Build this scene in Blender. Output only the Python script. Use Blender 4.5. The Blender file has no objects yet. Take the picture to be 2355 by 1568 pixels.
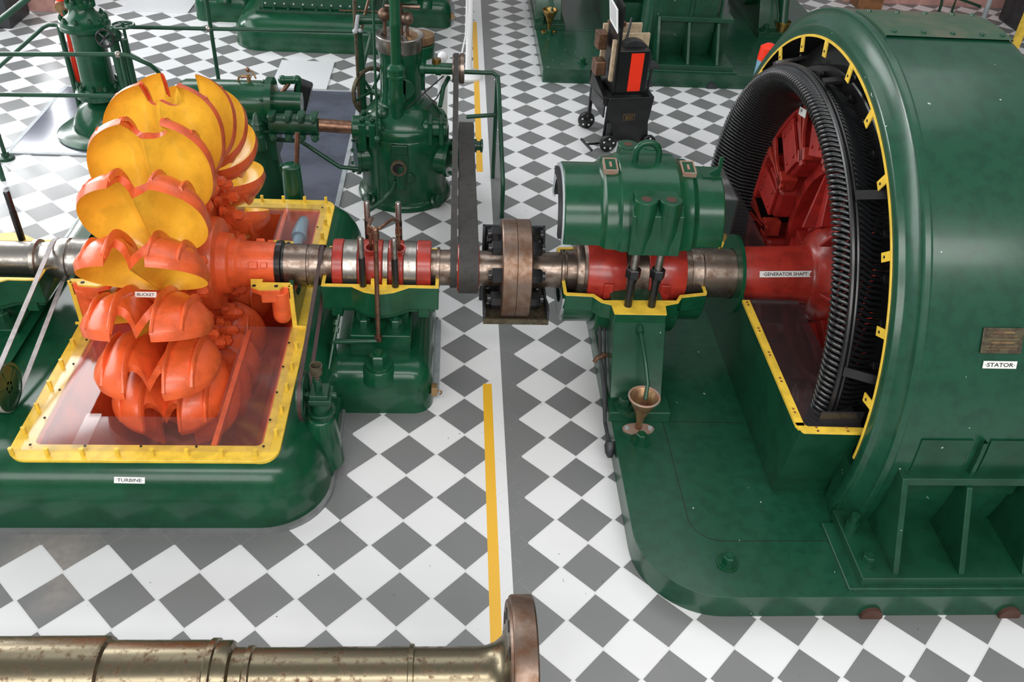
import bpy, bmesh, math, random
from mathutils import Vector as V, Matrix as M
random.seed(7)
sc = bpy.context.scene
COL = sc.collection
R = math.radians
sin, cos, pi = math.sin, math.cos, math.pi

# ------------------------------------------------------------------ camera
W, H, F = 2355, 1568, 2047.29
CAM = V((-0.0849, -2.288, 3.3738))
_p, _y, _r = 0.6613, 0.0876, 0.0692
_f = V((sin(_y)*cos(_p), cos(_y)*cos(_p), -sin(_p)))
_rt = V((cos(_y), -sin(_y), 0)); _up = _rt.cross(_f)
RT = cos(_r)*_rt + sin(_r)*_up; UP = -sin(_r)*_rt + cos(_r)*_up; FW = _f
cd = bpy.data.cameras.new('camera'); cam = bpy.data.objects.new('camera', cd); COL.objects.link(cam)
cd.sensor_width = 36; cd.lens = F/W*36; cd.clip_start = .05; cd.clip_end = 100
cam.matrix_world = M(((RT.x, UP.x, -FW.x, CAM.x), (RT.y, UP.y, -FW.y, CAM.y), (RT.z, UP.z, -FW.z, CAM.z), (0, 0, 0, 1)))
sc.camera = cam
# ------------------------------------------------------------------ light
sc.view_settings.view_transform = 'Standard'; sc.view_settings.look = 'None'
sc.view_settings.gamma = 1; sc.view_settings.use_curve_mapping = False
sc.view_settings.exposure = 0.09
wd = bpy.data.worlds.new('world'); sc.world = wd; wd.use_nodes = True
wb = wd.node_tree.nodes['Background']; wb.inputs[0].default_value = (.93, .97, 1, 1); wb.inputs[1].default_value = .30
def area(name, loc, tgt, sx, sy, power, col=(1, 1, 1)):
    l = bpy.data.lights.new(name, 'AREA'); l.shape = 'RECTANGLE'; l.size = sx; l.size_y = sy; l.energy = power; l.color = col
    o = bpy.data.objects.new(name, l); COL.objects.link(o); o.location = loc
    o.rotation_euler = (V(tgt)-V(loc)).to_track_quat('-Z', 'Y').to_euler(); return o
area('window_light_far', (-5.55, 7.62, 1.3), (-4.4, 3.5, .4), 1.8, 1.2, 260, (.95, .98, 1))
area('window_light_left', (-7.4, 4.0, 3.6), (0, 2.5, 0), 8, 3.0, 380, (.95, .98, 1))
area('clerestory_left', (-6.5, 10.5, 7.5), (-1.5, 1.5, .4), 5, 3, 300, (.97, .99, 1))
area('skylight_front', (1.6, -5.2, 8.0), (1.8, 2.0, .3), 12.6, 1.6, 520, (1, .985, .96))
area('front_fill_light', (-2.0, -6.5, 4.6), (-1.2, 2.0, .8), 11, 2.6, 460, (1, .985, .96))  # added fill from behind the camera to brighten the buckets, no known window
area('skylight', (1.0, 4.5, 8.0), (.8, 3.2, 0), 10, 4, 180, (.97, .99, 1))

# ------------------------------------------------------------------ helpers
def at(px, py, x=None, y=None, z=None):
    d = RT*((px-W/2)/F) - UP*((py-H/2)/F) + FW
    if z is not None: t = (z-CAM.z)/d.z
    elif x is not None: t = (x-CAM.x)/d.x
    else: t = (y-CAM.y)/d.y
    return CAM+d*t
YS, ZS = 1.849, .65          # shaft axis
def ax(th, r, x=0, yc=YS, zc=ZS):   # point at angle th (deg from up towards viewer) and radius r about the shaft
    return V((x, yc-r*sin(R(th)), zc+r*cos(R(th))))

def mat(name, col, rough=.4, metal=0, spec=.5, coat=0, var=.0, scale=8, bump=0, bscale=60, col2=None, lo=.45, hi=.6, trough=None):
    m = bpy.data.materials.new(name); m.use_nodes = True; nt = m.node_tree; n = nt.nodes; b = n['Principled BSDF']
    b.inputs['Base Color'].default_value = (*col, 1); b.inputs['Roughness'].default_value = rough; b.inputs['Metallic'].default_value = metal
    b.inputs['Specular IOR Level'].default_value = spec; b.inputs['Coat Weight'].default_value = coat; b.inputs['Coat Roughness'].default_value = .12
    tc = n.new('ShaderNodeTexCoord')
    if var or col2:
        t = n.new('ShaderNodeTexNoise'); t.inputs['Scale'].default_value = scale; t.inputs['Detail'].default_value = 6; t.inputs['Roughness'].default_value = .65
        nt.links.new(tc.outputs['Object'], t.inputs['Vector'])
        cr = n.new('ShaderNodeValToRGB'); cr.color_ramp.elements[0].position = lo; cr.color_ramp.elements[1].position = hi
        c2 = col2 or tuple(c*(1-var) for c in col)
        cr.color_ramp.elements[0].color = (*col, 1); cr.color_ramp.elements[1].color = (*c2, 1)
        nt.links.new(t.outputs['Fac'], cr.inputs['Fac']); nt.links.new(cr.outputs[0], b.inputs['Base Color'])
        if trough is not None:
            mr = n.new('ShaderNodeMapRange'); mr.inputs['From Min'].default_value = lo; mr.inputs['From Max'].default_value = hi
            mr.inputs['To Min'].default_value = rough; mr.inputs['To Max'].default_value = trough
            nt.links.new(t.outputs['Fac'], mr.inputs['Value']); nt.links.new(mr.outputs[0], b.inputs['Roughness'])
    if bump:
        t2 = n.new('ShaderNodeTexNoise'); t2.inputs['Scale'].default_value = bscale; t2.inputs['Detail'].default_value = 3
        nt.links.new(tc.outputs['Object'], t2.inputs['Vector'])
        bp = n.new('ShaderNodeBump'); bp.inputs['Strength'].default_value = bump; bp.inputs['Distance'].default_value = .01
        nt.links.new(t2.outputs['Fac'], bp.inputs['Height']); nt.links.new(bp.outputs[0], b.inputs['Normal'])
    return m
GREEN = mat('green_paint', (.006, .066, .028), .24, spec=.32, coat=.18, var=.25, scale=5, bump=.035, bscale=45)
GREEN2 = mat('green_paint_matt', (.006, .056, .026), .36, spec=.4, coat=.12, var=.25, scale=6, bump=.02, bscale=90)
GREENG = mat('green_paint_speckled', (.007, .062, .032), .30, spec=.5, coat=.2, var=.22, scale=14, bump=.010, bscale=160)
YEL = mat('yellow_paint', (.83, .55, .055), .38, coat=.1, var=.18, scale=14, bump=.04)
YIN = mat('yellow_bucket_paint', (.95, .60, .055), .3, coat=.2, var=.16, scale=7, bump=.03)
ORG = mat('orange_paint', (.82, .125, .032), .36, coat=.2, var=.22, scale=9, bump=.10, bscale=120)
ORGD = mat('orange_pit_paint', (.72, .11, .028), .45, var=.3, scale=4, bump=.05)
RED = mat('red_paint', (.39, .032, .020), .33, coat=.25, var=.3, scale=9, bump=.05)
REDB = mat('bright_red_paint', (.90, .035, .008), .4)
DUSTY_SHEEN = mat('dusty_sheen_green_paint', (.035, .085, .045), .5, var=0, col2=(.14, .12, .08), scale=3, lo=.5, hi=.8)  # dust plus the greyish sheen of the top plate, put into the colour
DARKBR = mat('dark_bronze', (.10, .085, .05), .45, metal=.4, col2=(.06, .045, .03), scale=40)
RUSTH = mat('rusty_hole', (.07, .03, .02), .8)
RED2 = mat('rotor_red_paint', (.36, .018, .013), .45, var=.3, scale=9, bump=.05)
STEEL = mat('worn_steel', (.30, .24, .20), .30, metal=.9, col2=(.13, .075, .05), scale=22, lo=.42, hi=.68, trough=.5)
STEELB = mat('bare_steel', (.42, .40, .37), .28, metal=.95, col2=(.22, .19, .16), scale=30, lo=.4, hi=.7, trough=.42)
SPARE = mat('oiled_steel', (.23, .195, .13), .27, metal=.92, col2=(.09, .04, .022), scale=34, lo=.5, hi=.72, trough=.6)
FLNG = mat('rusty_flange_steel', (.24, .175, .14), .36, metal=.85, col2=(.16, .085, .05), scale=12, lo=.4, hi=.65, trough=.5)
BLACK = mat('black_paint', (.008, .008, .009), .35, coat=.2, var=.3, bump=.06)
BLKM = mat('black_matt', (.008, .008, .009), .55)
COIL = mat('black_varnish', (.009, .010, .011), .28, coat=.4, bump=.2, bscale=110)
BELT = mat('dark_belt', (.036, .033, .030), .65, var=.3, scale=24, bump=.05)
BELTB = mat('brown_belt', (.05, .022, .018), .5, var=.3, scale=24)
BELTG = mat('grey_belt', (.42, .40, .40), .6, var=.3, scale=12)
BRASS = mat('brass', (.50, .32, .09), .3, metal=.9, col2=(.25, .13, .05), scale=24)
BRASSD = mat('tarnished_brass', (.33, .21, .10), .42, metal=.7, col2=(.22, .11, .07), scale=20)
COPPER = mat('dull_copper', (.25, .14, .09), .38, metal=.8, col2=(.16, .08, .055), scale=26)
RIM = mat('weathered_copper_rim', (.36, .20, .15), .5, metal=.3, col2=(.30, .26, .20), scale=20)
WHITE = mat('white_paint', (.80, .80, .80), .35, coat=.2, bump=.04)
WPLATE = mat('white_floor_plate', (.70, .71, .73), .35, bump=.25, bscale=130)
LABEL = mat('label_white', (.78, .78, .76), .4)
INK = mat('label_ink', (.02, .02, .02), .5)
GREY = mat('grey_paint', (.20, .21, .21), .42, var=.2, scale=10, bump=.05)
GREYL = mat('pale_grey_paint', (.36, .39, .41), .45, var=.2, scale=10)
BLUE = mat('pale_blue_paint', (.20, .38, .50), .4)
PINK = mat('pink_brick_paint', (.56, .30, .26), .6, var=.2, scale=6, bump=.15, bscale=20)
WOOD = mat('brown_wood', (.24, .10, .035), .5, var=.4, scale=12)
PLY = mat('pale_timber', (.50, .38, .25), .6, var=.3, scale=14)
PGLASS = mat('floor_glass_backing', (.10, .105, .15), .14, coat=.5, var=.3, scale=2)
DARKM = mat('dark_machine_iron', (.03, .032, .036), .5, var=.4)

def chips(m, col, scale, thr):
    nt = m.node_tree; n = nt.nodes; b = n['Principled BSDF']; src = b.inputs['Base Color'].links[0].from_socket
    t = n.new('ShaderNodeTexNoise'); t.inputs['Scale'].default_value = scale; t.inputs['Detail'].default_value = 2
    tc = n.new('ShaderNodeTexCoord'); nt.links.new(tc.outputs['Object'], t.inputs['Vector'])
    g = n.new('ShaderNodeMath'); g.operation = 'GREATER_THAN'; g.inputs[1].default_value = thr; nt.links.new(t.outputs['Fac'], g.inputs[0])
    x = n.new('ShaderNodeMix'); x.data_type = 'RGBA'; nt.links.new(g.outputs[0], x.inputs[0]); nt.links.new(src, x.inputs[6]); x.inputs[7].default_value = (*col, 1)
    nt.links.new(x.outputs[2], b.inputs['Base Color'])
chips(GREENG, (.45, .50, .45), 24, .765)
chips(GREEN2, (.40, .45, .38), 30, .785)

def glassmat(name, tint, fac):
    m = bpy.data.materials.new(name); m.use_nodes = True; nt = m.node_tree; n = nt.nodes; n.remove(n['Principled BSDF'])
    tr = n.new('ShaderNodeBsdfTransparent'); tr.inputs[0].default_value = (*tint, 1)
    gl = n.new('ShaderNodeBsdfGlossy'); gl.inputs['Roughness'].default_value = .08
    df = n.new('ShaderNodeBsdfDiffuse'); df.inputs[0].default_value = (.8, .78, .8, 1)
    lw = n.new('ShaderNodeLayerWeight'); lw.inputs[0].default_value = .5
    pw = n.new('ShaderNodeMath'); pw.operation = 'POWER'; pw.inputs[1].default_value = 4.0
    fr = n.new('ShaderNodeMath'); fr.operation = 'MULTIPLY_ADD'; fr.inputs[1].default_value = .85; fr.inputs[2].default_value = .035
    nt.links.new(lw.outputs['Facing'], pw.inputs[0]); nt.links.new(pw.outputs[0], fr.inputs[0])
    m1 = n.new('ShaderNodeMixShader'); m1.inputs[0].default_value = fac
    m2 = n.new('ShaderNodeMixShader'); L = nt.links
    L.new(tr.outputs[0], m1.inputs[1]); L.new(df.outputs[0], m1.inputs[2])
    L.new(fr.outputs[0], m2.inputs[0]); L.new(m1.outputs[0], m2.inputs[1]); L.new(gl.outputs[0], m2.inputs[2])
    L.new(m2.outputs[0], n['Material Output'].inputs[0]); return m
ACRYL = glassmat('scratched_acrylic', (.99, .985, .98), .022)
ACRYD = glassmat('smoked_acrylic', (.60, .56, .57), .02)

def empty(name, loc, label=None, cat=None, group=None):
    o = bpy.data.objects.new(name, None); COL.objects.link(o); o.location = loc; o.empty_display_size = .1
    if label: tag(o, label, cat, group)
    return o
def tag(o, label, cat, group=None, kind=None):
    o['label'] = label; o['category'] = cat
    if group: o['group'] = group
    if kind: o['kind'] = kind
    return o

class MB:
    def __init__(s): s.b = bmesh.new()
    def face(s, pts): return s.b.faces.new([s.b.verts.new(p) for p in pts])
    def grid(s, rows, closed=False):
        vs = [[s.b.verts.new(p) for p in r] for r in rows]
        for a, b in zip(vs, vs[1:]):
            n = len(a)
            for i in range(n if closed else n-1):
                j = (i+1) % n
                s.b.faces.new((a[i], a[j], b[j], b[i]))
        return vs
    def box(s, x0, x1, y0, y1, z0, z1):
        s.ext([V((x0, y0, z0)), V((x1, y0, z0)), V((x1, y1, z0)), V((x0, y1, z0))], V((0, 0, z1-z0))); return s
    def obox(s, c, u, v, w):   # centre and three half-axes
        c, u, v, w = V(c), V(u), V(v), V(w)
        s.ext([c-u-v-w, c+u-v-w, c+u+v-w, c-u+v-w], 2*w); return s
    def ext(s, poly, d):
        d = V(d); a = [s.b.verts.new(V(p)) for p in poly]; b = [s.b.verts.new(V(p)+d) for p in poly]; n = len(a)
        s.b.faces.new(a[::-1]); s.b.faces.new(b)
        for i in range(n): s.b.faces.new((a[i], a[(i+1) % n], b[(i+1) % n], b[i]))
        return s
    def ring(s, outer, holes, z0, z1):
        loops = [outer]+holes; tops = []
        for L in loops:
            a = [s.b.verts.new((p[0], p[1], z0)) for p in L]; b = [s.b.verts.new((p[0], p[1], z1)) for p in L]; n = len(L)
            for i in range(n): s.b.faces.new((a[i], a[(i+1) % n], b[(i+1) % n], b[i]))
            tops.append((a, b))
        for k in (0, 1):
            es = []
            for ab in tops:
                v = ab[k]
                for i in range(len(v)): es.append(s.b.edges.get((v[i], v[(i+1) % len(v)])))
            bmesh.ops.triangle_fill(s.b, use_beauty=True, use_dissolve=False, edges=es)
        return s
    def lathe(s, prof, o, axis, n=32, a0=0, a1=360, ref=None):
        o, axis = V(o), V(axis).normalized()
        ref = V(ref) if ref else (V((0, 0, 1)) if abs(axis.z) < .9 else V((1, 0, 0)))
        u = (ref-axis*ref.dot(axis)).normalized(); w = axis.cross(u)
        full = abs(a1-a0) >= 359.9; m = n if full else n+1
        s.grid([[o+axis*t+(u*cos(R(a0+(a1-a0)*i/n))+w*sin(R(a0+(a1-a0)*i/n)))*max(r, 1e-6) for i in range(m)] for t, r in prof], full); return s
    def cyl(s, p, q, r, r2=None, n=20):
        p, q = V(p), V(q); L = (q-p).length
        return s.lathe([(0, 0), (0, r), (L, r if r2 is None else r2), (L, 0)], p, q-p, n)
    def tube(s, pts, r, n=10, closed=False):
        pts = [V(p) for p in pts]; rows = []; N = len(pts); u = None
        for i, p in enumerate(pts):
            if closed: d = pts[(i+1) % N]-pts[i-1]
            else: d = pts[min(i+1, N-1)]-pts[max(i-1, 0)]
            d.normalize()
            if u is None: u = d.orthogonal().normalized()
            u = (u-d*u.dot(d)).normalized(); w = d.cross(u)
            rows.append([p+(u*cos(2*pi*k/n)+w*sin(2*pi*k/n))*r for k in range(n)])
        if closed: rows.append(rows[0])
        vs = s.grid(rows, True)
        if not closed:
            s.b.faces.new(vs[0][::-1]); s.b.faces.new(vs[-1])
        return s
    def sph(s, c, r, n=16):
        return s.lathe([(-r*cos(pi*k/n), r*sin(pi*k/n)) for k in range(n+1)], c, (0, 0, 1), n*2)
    def hexb(s, p, d, r, h, washer=True):
        p, d = V(p), V(d).normalized()
        if washer: s.cyl(p, p+d*h*.22, r*1.45, n=20)
        s.lathe([(0, 0), (0, r), (h*.9, r), (h, r*.85), (h, 0)], p+d*h*(.2 if washer else 0), d, 6)
        s.cyl(p+d*h, p+d*h*1.4, r*.5, n=10); return s
    def build(s, name, m, parent=None, bev=0, sharp=38, seg=2):
        bmesh.ops.remove_doubles(s.b, verts=s.b.verts, dist=2e-5)
        bmesh.ops.dissolve_degenerate(s.b, edges=s.b.edges, dist=1e-6)
        bmesh.ops.recalc_face_normals(s.b, faces=s.b.faces)
        for f in s.b.faces: f.smooth = True
        a = R(sharp)
        for e in s.b.edges:
            e.smooth = not (len(e.link_faces) != 2 or e.calc_face_angle(0) > a)
        me = bpy.data.meshes.new(name); s.b.to_mesh(me); s.b.free()
        o = bpy.data.objects.new(name, me); COL.objects.link(o)
        for mm in (m if isinstance(m, (list, tuple)) else [m]): me.materials.append(mm)
        if bev:
            b = o.modifiers.new('bevel', 'BEVEL'); b.width = bev; b.segments = seg; b.limit_method = 'ANGLE'; b.angle_limit = R(35); b.harden_normals = True
        if parent: adopt(o, parent)
        return o
def adopt(o, parent):
    o.parent = parent
    if parent.type == 'EMPTY': o.matrix_parent_inverse = M.Translation(-parent.location)
def kids(o): return [c for c in bpy.data.objects if c.parent == o]
def dup(o, off=(0, 0, 0), parent=None, skip=()):
    c = o.copy(); COL.objects.link(c)
    if parent: c.parent = parent; c.matrix_parent_inverse = o.matrix_parent_inverse.copy()
    c.location = o.location+V(off)
    for k in kids(o):
        if k.name.split('.')[0] not in skip: dup(k, (0, 0, 0), c, skip)
    return c
def rrect(x0, x1, y0, y1, r, n=8):
    out = []
    for cx, cy, a in ((x1-r, y1-r, 0), (x0+r, y1-r, 90), (x0+r, y0+r, 180), (x1-r, y0+r, 270)):
        out += [(cx+r*cos(R(a+90*i/n)), cy+r*sin(R(a+90*i/n))) for i in range(n+1)]
    return out
def text(s, o, xd, yd, width, height, parent, name='lettering', m=None):
    cu = bpy.data.curves.new('t', 'FONT'); cu.body = s; cu.extrude = .0; cu.resolution_u = 3; cu.offset = .018
    to = bpy.data.objects.new('t', cu); COL.objects.link(to)
    me = bpy.data.meshes.new_from_object(to.evaluated_get(bpy.context.evaluated_depsgraph_get()))
    bpy.data.objects.remove(to); bpy.data.curves.remove(cu)
    xs = [v.co.x for v in me.vertices]; ys = [v.co.y for v in me.vertices]
    x0, x1, y0, y1 = min(xs), max(xs), min(ys), max(ys)
    o, xd, yd = V(o), V(xd).normalized(), V(yd).normalized(); nn = xd.cross(yd)
    for v in me.vertices:
        v.co = o+xd*(((v.co.x-x0)/(x1-x0)-.5)*width)+yd*(((v.co.y-y0)/(y1-y0)-.5)*height)+nn*.0004
    me.name = name; ob = bpy.data.objects.new(name, me); COL.objects.link(ob); me.materials.append(m or INK); adopt(ob, parent); return ob
def label_plate(parent, s, c, xd, yd, w, h, name='name_label'):
    c, xd, yd = V(c), V(xd).normalized(), V(yd).normalized(); nn = xd.cross(yd)
    mb = MB(); mb.obox(c, xd*w/2, yd*h/2, nn*.002); p = mb.build(name, LABEL, parent); p['label'] = 'white plastic label with black capitals'
    text(s, c+nn*.0022, xd, yd, w*.88, h*.56, p)
    return p
def arc(c, u, v, r, a0, a1, n=10):
    c, u, v = V(c), V(u), V(v)
    return [c+(u*cos(R(a0+(a1-a0)*i/n))+v*sin(R(a0+(a1-a0)*i/n)))*r for i in range(n+1)]

# ------------------------------------------------------------------ floor
def floor_material():
    m = bpy.data.materials.new('painted_tile_floor'); m.use_nodes = True; nt = m.node_tree; n = nt.nodes; b = n['Principled BSDF']; L = nt.links
    def mth(op, a, b_=None):
        k = n.new('ShaderNodeMath'); k.operation = op
        for i, v in enumerate((a, b_)):
            if v is None: continue
            if isinstance(v, (int, float)): k.inputs[i].default_value = v
            else: L.new(v, k.inputs[i])
        return k.outputs[0]
    def mix(f, a, c):
        k = n.new('ShaderNodeMix'); k.data_type = 'RGBA'
        for i, v in ((0, f), (6, a), (7, c)):
            if isinstance(v, tuple): k.inputs[i].default_value = (*v, 1)
            else: L.new(v, k.inputs[i])
        return k.outputs[2]
    tc = n.new('ShaderNodeTexCoord'); sp = n.new('ShaderNodeSeparateXYZ'); L.new(tc.outputs['Object'], sp.inputs[0]); X, Y = sp.outputs[0], sp.outputs[1]
    def grid(ox, oy, d, par):
        u = mth('DIVIDE', mth('ADD', mth('SUBTRACT', X, ox), mth('SUBTRACT', Y, oy)), d)
        v = mth('DIVIDE', mth('SUBTRACT', mth('SUBTRACT', X, ox), mth('SUBTRACT', Y, oy)), d)
        s_ = mth('ADD', mth('FLOOR', u), mth('FLOOR', v)); odd = mth('FLOORED_MODULO', s_, 2)
        dark = odd if par else mth('SUBTRACT', 1, odd)
        e = mth('MINIMUM', mth('SUBTRACT', .5, mth('ABSOLUTE', mth('SUBTRACT', mth('FRACT', u), .5))), mth('SUBTRACT', .5, mth('ABSOLUTE', mth('SUBTRACT', mth('FRACT', v), .5))))
        inner = mth('GREATER_THAN', e, .022); line = mth('LESS_THAN', e, .006)
        return mth('MULTIPLY', dark, inner), line
    d1, l1 = grid(0, 0, .3, 1); d2, l2 = grid(.4469, 2.0453, .28764, 0)
    right = mth('GREATER_THAN', X, .26)
    dark = mth('ADD', mth('MULTIPLY', d2, right), mth('MULTIPLY', d1, mth('SUBTRACT', 1, right)))
    line = mth('ADD', mth('MULTIPLY', l2, right), mth('MULTIPLY', l1, mth('SUBTRACT', 1, right)))
    def rng(v, a, c): return mth('MULTIPLY', mth('GREATER_THAN', v, a), mth('LESS_THAN', v, c))
    border = mth('MULTIPLY', mth('LESS_THAN', X, -.6), rng(Y, .452, 1.3))
    tl = mth('LESS_THAN', mth('ADD', mth('ABSOLUTE', mth('ADD', X, .75)), mth('ABSOLUTE', mth('SUBTRACT', Y, .6))), .148)
    border = mth('MULTIPLY', border, mth('SUBTRACT', 1, tl))
    border2 = mth('MULTIPLY', rng(X, -.99, -.6), rng(Y, .44, .452))
    strip = rng(X, .217, .302)
    band = rng(X, .158, .217)
    dark = mth('MULTIPLY', mth('MAXIMUM', mth('MAXIMUM', dark, border), strip), mth('SUBTRACT', 1, band))
    ye = mth('MULTIPLY', rng(X, .106, .158), mth('SUBTRACT', 1, rng(Y, 1.625, 4.255)))
    ye = mth('MULTIPLY', ye, mth('LESS_THAN', Y, 7.9))
    nz = n.new('ShaderNodeTexNoise'); nz.inputs['Scale'].default_value = 3.5; nz.inputs['Detail'].default_value = 6; L.new(tc.outputs['Object'], nz.inputs['Vector'])
    wear = n.new('ShaderNodeTexNoise'); wear.inputs['Scale'].default_value = 26; wear.inputs['Detail'].default_value = 4; L.new(tc.outputs['Object'], wear.inputs['Vector'])
    chip = mth('GREATER_THAN', wear.outputs[0], .735)
    white = mix(nz.outputs[0], (.78, .78, .79), (.70, .70, .70)); grey = mix(nz.outputs[0], (.155, .162, .165), (.20, .20, .195))
    # one worn bare tile patch near the casing
    dx, dy_ = mth('ADD', X, 1.86), mth('SUBTRACT', Y, .35)
    dist = mth('SQRT', mth('ADD', mth('MULTIPLY', dx, dx), mth('MULTIPLY', dy_, dy_)))
    wp = mth('MINIMUM', 1, mth('MAXIMUM', 0, mth('ADD', mth('MULTIPLY', mth('SUBTRACT', .22, dist), 5), mth('MULTIPLY', mth('SUBTRACT', nz.outputs[0], .42), 3))))
    wp = mth('MULTIPLY', wp, mth('LESS_THAN', dist, .5))
    grey = mix(mth('MULTIPLY', wp, wear.outputs[0]), grey, (.36, .31, .28))
    c = mix(dark, white, grey)
    c = mix(mth('MULTIPLY', line, .28), c, (.40, .40, .40))
    c = mix(ye, c, (.80, .44, .03))
    c = mix(chip, c, (.10, .08, .075))
    L.new(c, b.inputs['Base Color']); b.inputs['Roughness'].default_value = .30; b.inputs['Specular IOR Level'].default_value = .45
    bp = n.new('ShaderNodeBump'); bp.inputs['Strength'].default_value = .12; bp.inputs['Distance'].default_value = .004
    hh = mth('SUBTRACT', mth('MULTIPLY', wear.outputs[0], .35), line); L.new(hh, bp.inputs['Height']); L.new(bp.outputs[0], b.inputs['Normal'])
    return m
mb = MB()
mb.ring([(-9, -5), (10, -5), (10, 14), (-9, 14)], [[(-2.0, .76), (-.95, .76), (-.95, 2.94), (-2.0, 2.94)], [(1.56, .72), (2.6, .72), (2.6, 2.98), (1.56, 2.98)]], -.04, 0)
fl = mb.build('floor', floor_material()); fl['kind'] = 'structure'
def struct(mb, name, m, **k):
    o = mb.build(name, m, **k); o['kind'] = 'structure'; return o
struct(MB().box(-9, -4.38, 7.67, 8.0, 0, .68), 'wall_far', PINK)
struct(MB().box(-9, -4.0, 7.67, 8.0, 2.45, 3.4), 'trim_1', PINK)
struct(MB().box(-6.6, -4.5, 7.72, 7.80, .68, .74).box(-6.6, -4.5, 7.72, 7.80, 2.39, 2.45).box(-6.6, -6.54, 7.72, 7.80, .68, 2.45).box(-4.56, -4.5, 7.72, 7.80, .68, 2.45), 'window_1', WHITE)
struct(MB().box(4.9, 10, 9.25, 9.5, 0, 3.4), 'wall_right', PINK)
struct(MB().box(-9, 10, 13.6, 13.9, 0, 1.2), 'wall_back', PINK)

# ------------------------------------------------------------------ turbine casing
def casing_rings(mb, X0, X1, Y0, Y1, prof, r):
    rows = []
    for z, ix, iy in prof: rows.append([V((x, y, z)) for x, y in rrect(X0+ix, X1-ix, Y0+iy, Y1-iy, max(.05, r-ix*.9), 10)])
    mb.grid(rows, True)
FX0, FX1, FY0, FY1, FZ = -2.085, -.868, .632, 3.066, .37
cas = empty('turbine_casing', (-1.5, YS, 0), 'low green turbine casing with yellow-rimmed pit around the orange bucket wheel', 'turbine casing')
mb = MB()
casing_rings(mb, -2.60, -.672, .532, 3.166, [(0, 0, 0), (.10, .004, 0), (.19, .02, .004), (.25, .045, .016), (.30, .085, .04), (.335, .125, .07), (.355, .165, .10), (.36, .21, .12), (.36, .28, .19)], .30)
mb.box(-2.40, -2.04, .72, 2.98, .28, .33); body = mb.build('casing_body', GREEN, cas, sharp=60)
mb = MB(); mb.ring(rrect(-2.62, -.655, .515, 3.18, .3, 10), [rrect(-2.58, -.69, .55, 3.14, .3, 10)], 0, .025); mb.build('grey_skirting', GREY, cas)
mb = MB(); mb.ring(rrect(FX0, FX1, FY0, FY1, .09), [rrect(-1.985, -.955, .735, 2.95, .03)], .345, FZ); frame = mb.build('pit_frame', YEL, cas, bev=.004)
studs = [(-2.055+.155*i, .665) for i in range(8)]+[(-.90, .80+.165*i) for i in range(5)]+[(-2.05, .80+.165*i) for i in range(5)]
studs += [(-.90, 2.25+.165*i) for i in range(5)]+[(-2.05, 2.25+.165*i) for i in range(5)]+[(-1.35+.14*i, 3.03) for i in range(4)]
for x, y in studs:
    mb = MB(); mb.cyl((x, y, FZ), (x, y, FZ+.042), .0105, n=10); mb.build('stud', YEL, cas)
# pit lining
mb = MB(); x0, x1, y0, y1, z0, z1 = -1.985, -.955, .735, 2.95, -.62, .35
mb.box(x0, x0+.012, y0, y1, z0, z1).box(x1-.012, x1, y0, y1, z0, z1).box(x0, x1, y0, y0+.012, z0, z1).box(x0, x1, y1-.012, y1, z0, z1).box(x0, x1, y0, y1, z0-.02, z0)
mb.build('pit_lining', ORGD, cas)
for ln in ([(-.967, .30), (-1.13, -.08), (-1.13, -.6)], [(-1.973, .30), (-1.85, -.05), (-1.85, -.6)]):
    mb = MB(); mb.grid([[V((x, .75, z)), V((x, 2.94, z))] for x, z in ln]); mb.build('sloping_lining', ORGD, cas)
mb = MB(); mb.grid([[V((-1.973, y, z)), V((-.967, y, z))] for y, z in ((.748, .30), (.80, .12), (.80, -.6))]); mb.build('sloping_lining', ORGD, cas)
# end walls standing up round the shaft, cut faces yellow
for sx, xa in ((1, -.935), (-1, -2.065)):
    for sy in (1, -1):
        ya = YS-sy*.195
        mb = MB(); mb.box(xa-.013, xa+.013, min(ya, ya-sy*.010), max(ya, ya-sy*.010), FZ, ZS+.002).box(xa-.013+sx*.0, xa+sx*.05+.013, min(ya, ya-sy*.012), max(ya, ya-sy*.012), FZ-.002, FZ+.014)
        mb.build('cut_wall_edge', YEL, cas, bev=.003)
    mb = MB(); hole = [(YS+.15*cos(R(a)), ZS-.02+.15*sin(R(a))) for a in range(180, 361, 15)]
    poly = [(YS-.195, FZ-.02), (YS-.195, ZS-.0), (YS-.15, ZS)]+hole[1:-1]+[(YS+.15, ZS), (YS+.195, ZS), (YS+.195, FZ-.02)]
    mb.ext([V((xa-.012, y, z)) for y, z in poly], V((.024, 0, 0))); mb.build('end_wall', GREEN if sx > 0 else GREEN2, cas)
    # seal housing shelf on the inside
    for sy in (1, -1):
        xi = xa-sx*.20
        def yy(v): return YS-sy*v
        pl = [(xa, yy(.205)), (xa-sx*.035, yy(.205)), (xa-sx*.05, yy(.235)), (xa-sx*.15, yy(.245)), (xa-sx*.20, yy(.22)), (xa-sx*.215, yy(.15)), (xa-sx*.15, yy(.15)), (xa-sx*.15, yy(.18)), (xa, yy(.18))]
        mb = MB(); mb.ext([V((x, y, ZS-.008)) for x, y in pl], V((0, 0, .01))); sh = mb.build('seal_flange', YEL, cas)
        mb = MB(); mb.ext([V((x, y, ZS-.04)) for x, y in pl], V((0, 0, .031))); mb.ext([V((x, y, ZS-.09)) for x, y in pl[:4]+pl[-2:]], V((0, 0, .06)))
        mb.cyl((xa-sx*.06, yy(.19), ZS-.2), (xa-sx*.06, yy(.19), ZS-.04), .05, n=16); mb.sph((xa-sx*.06, yy(.19), ZS-.2), .05, 8); mb.build('seal_housing', ORG, cas, bev=.006)
        mb = MB()
        for q in (.07, .185): mb.cyl((xa-sx*q, yy(.215), ZS), (xa-sx*q, yy(.215), ZS+.004), .011, n=10)
        mb.build('bolt_hole', BLKM, sh)
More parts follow.
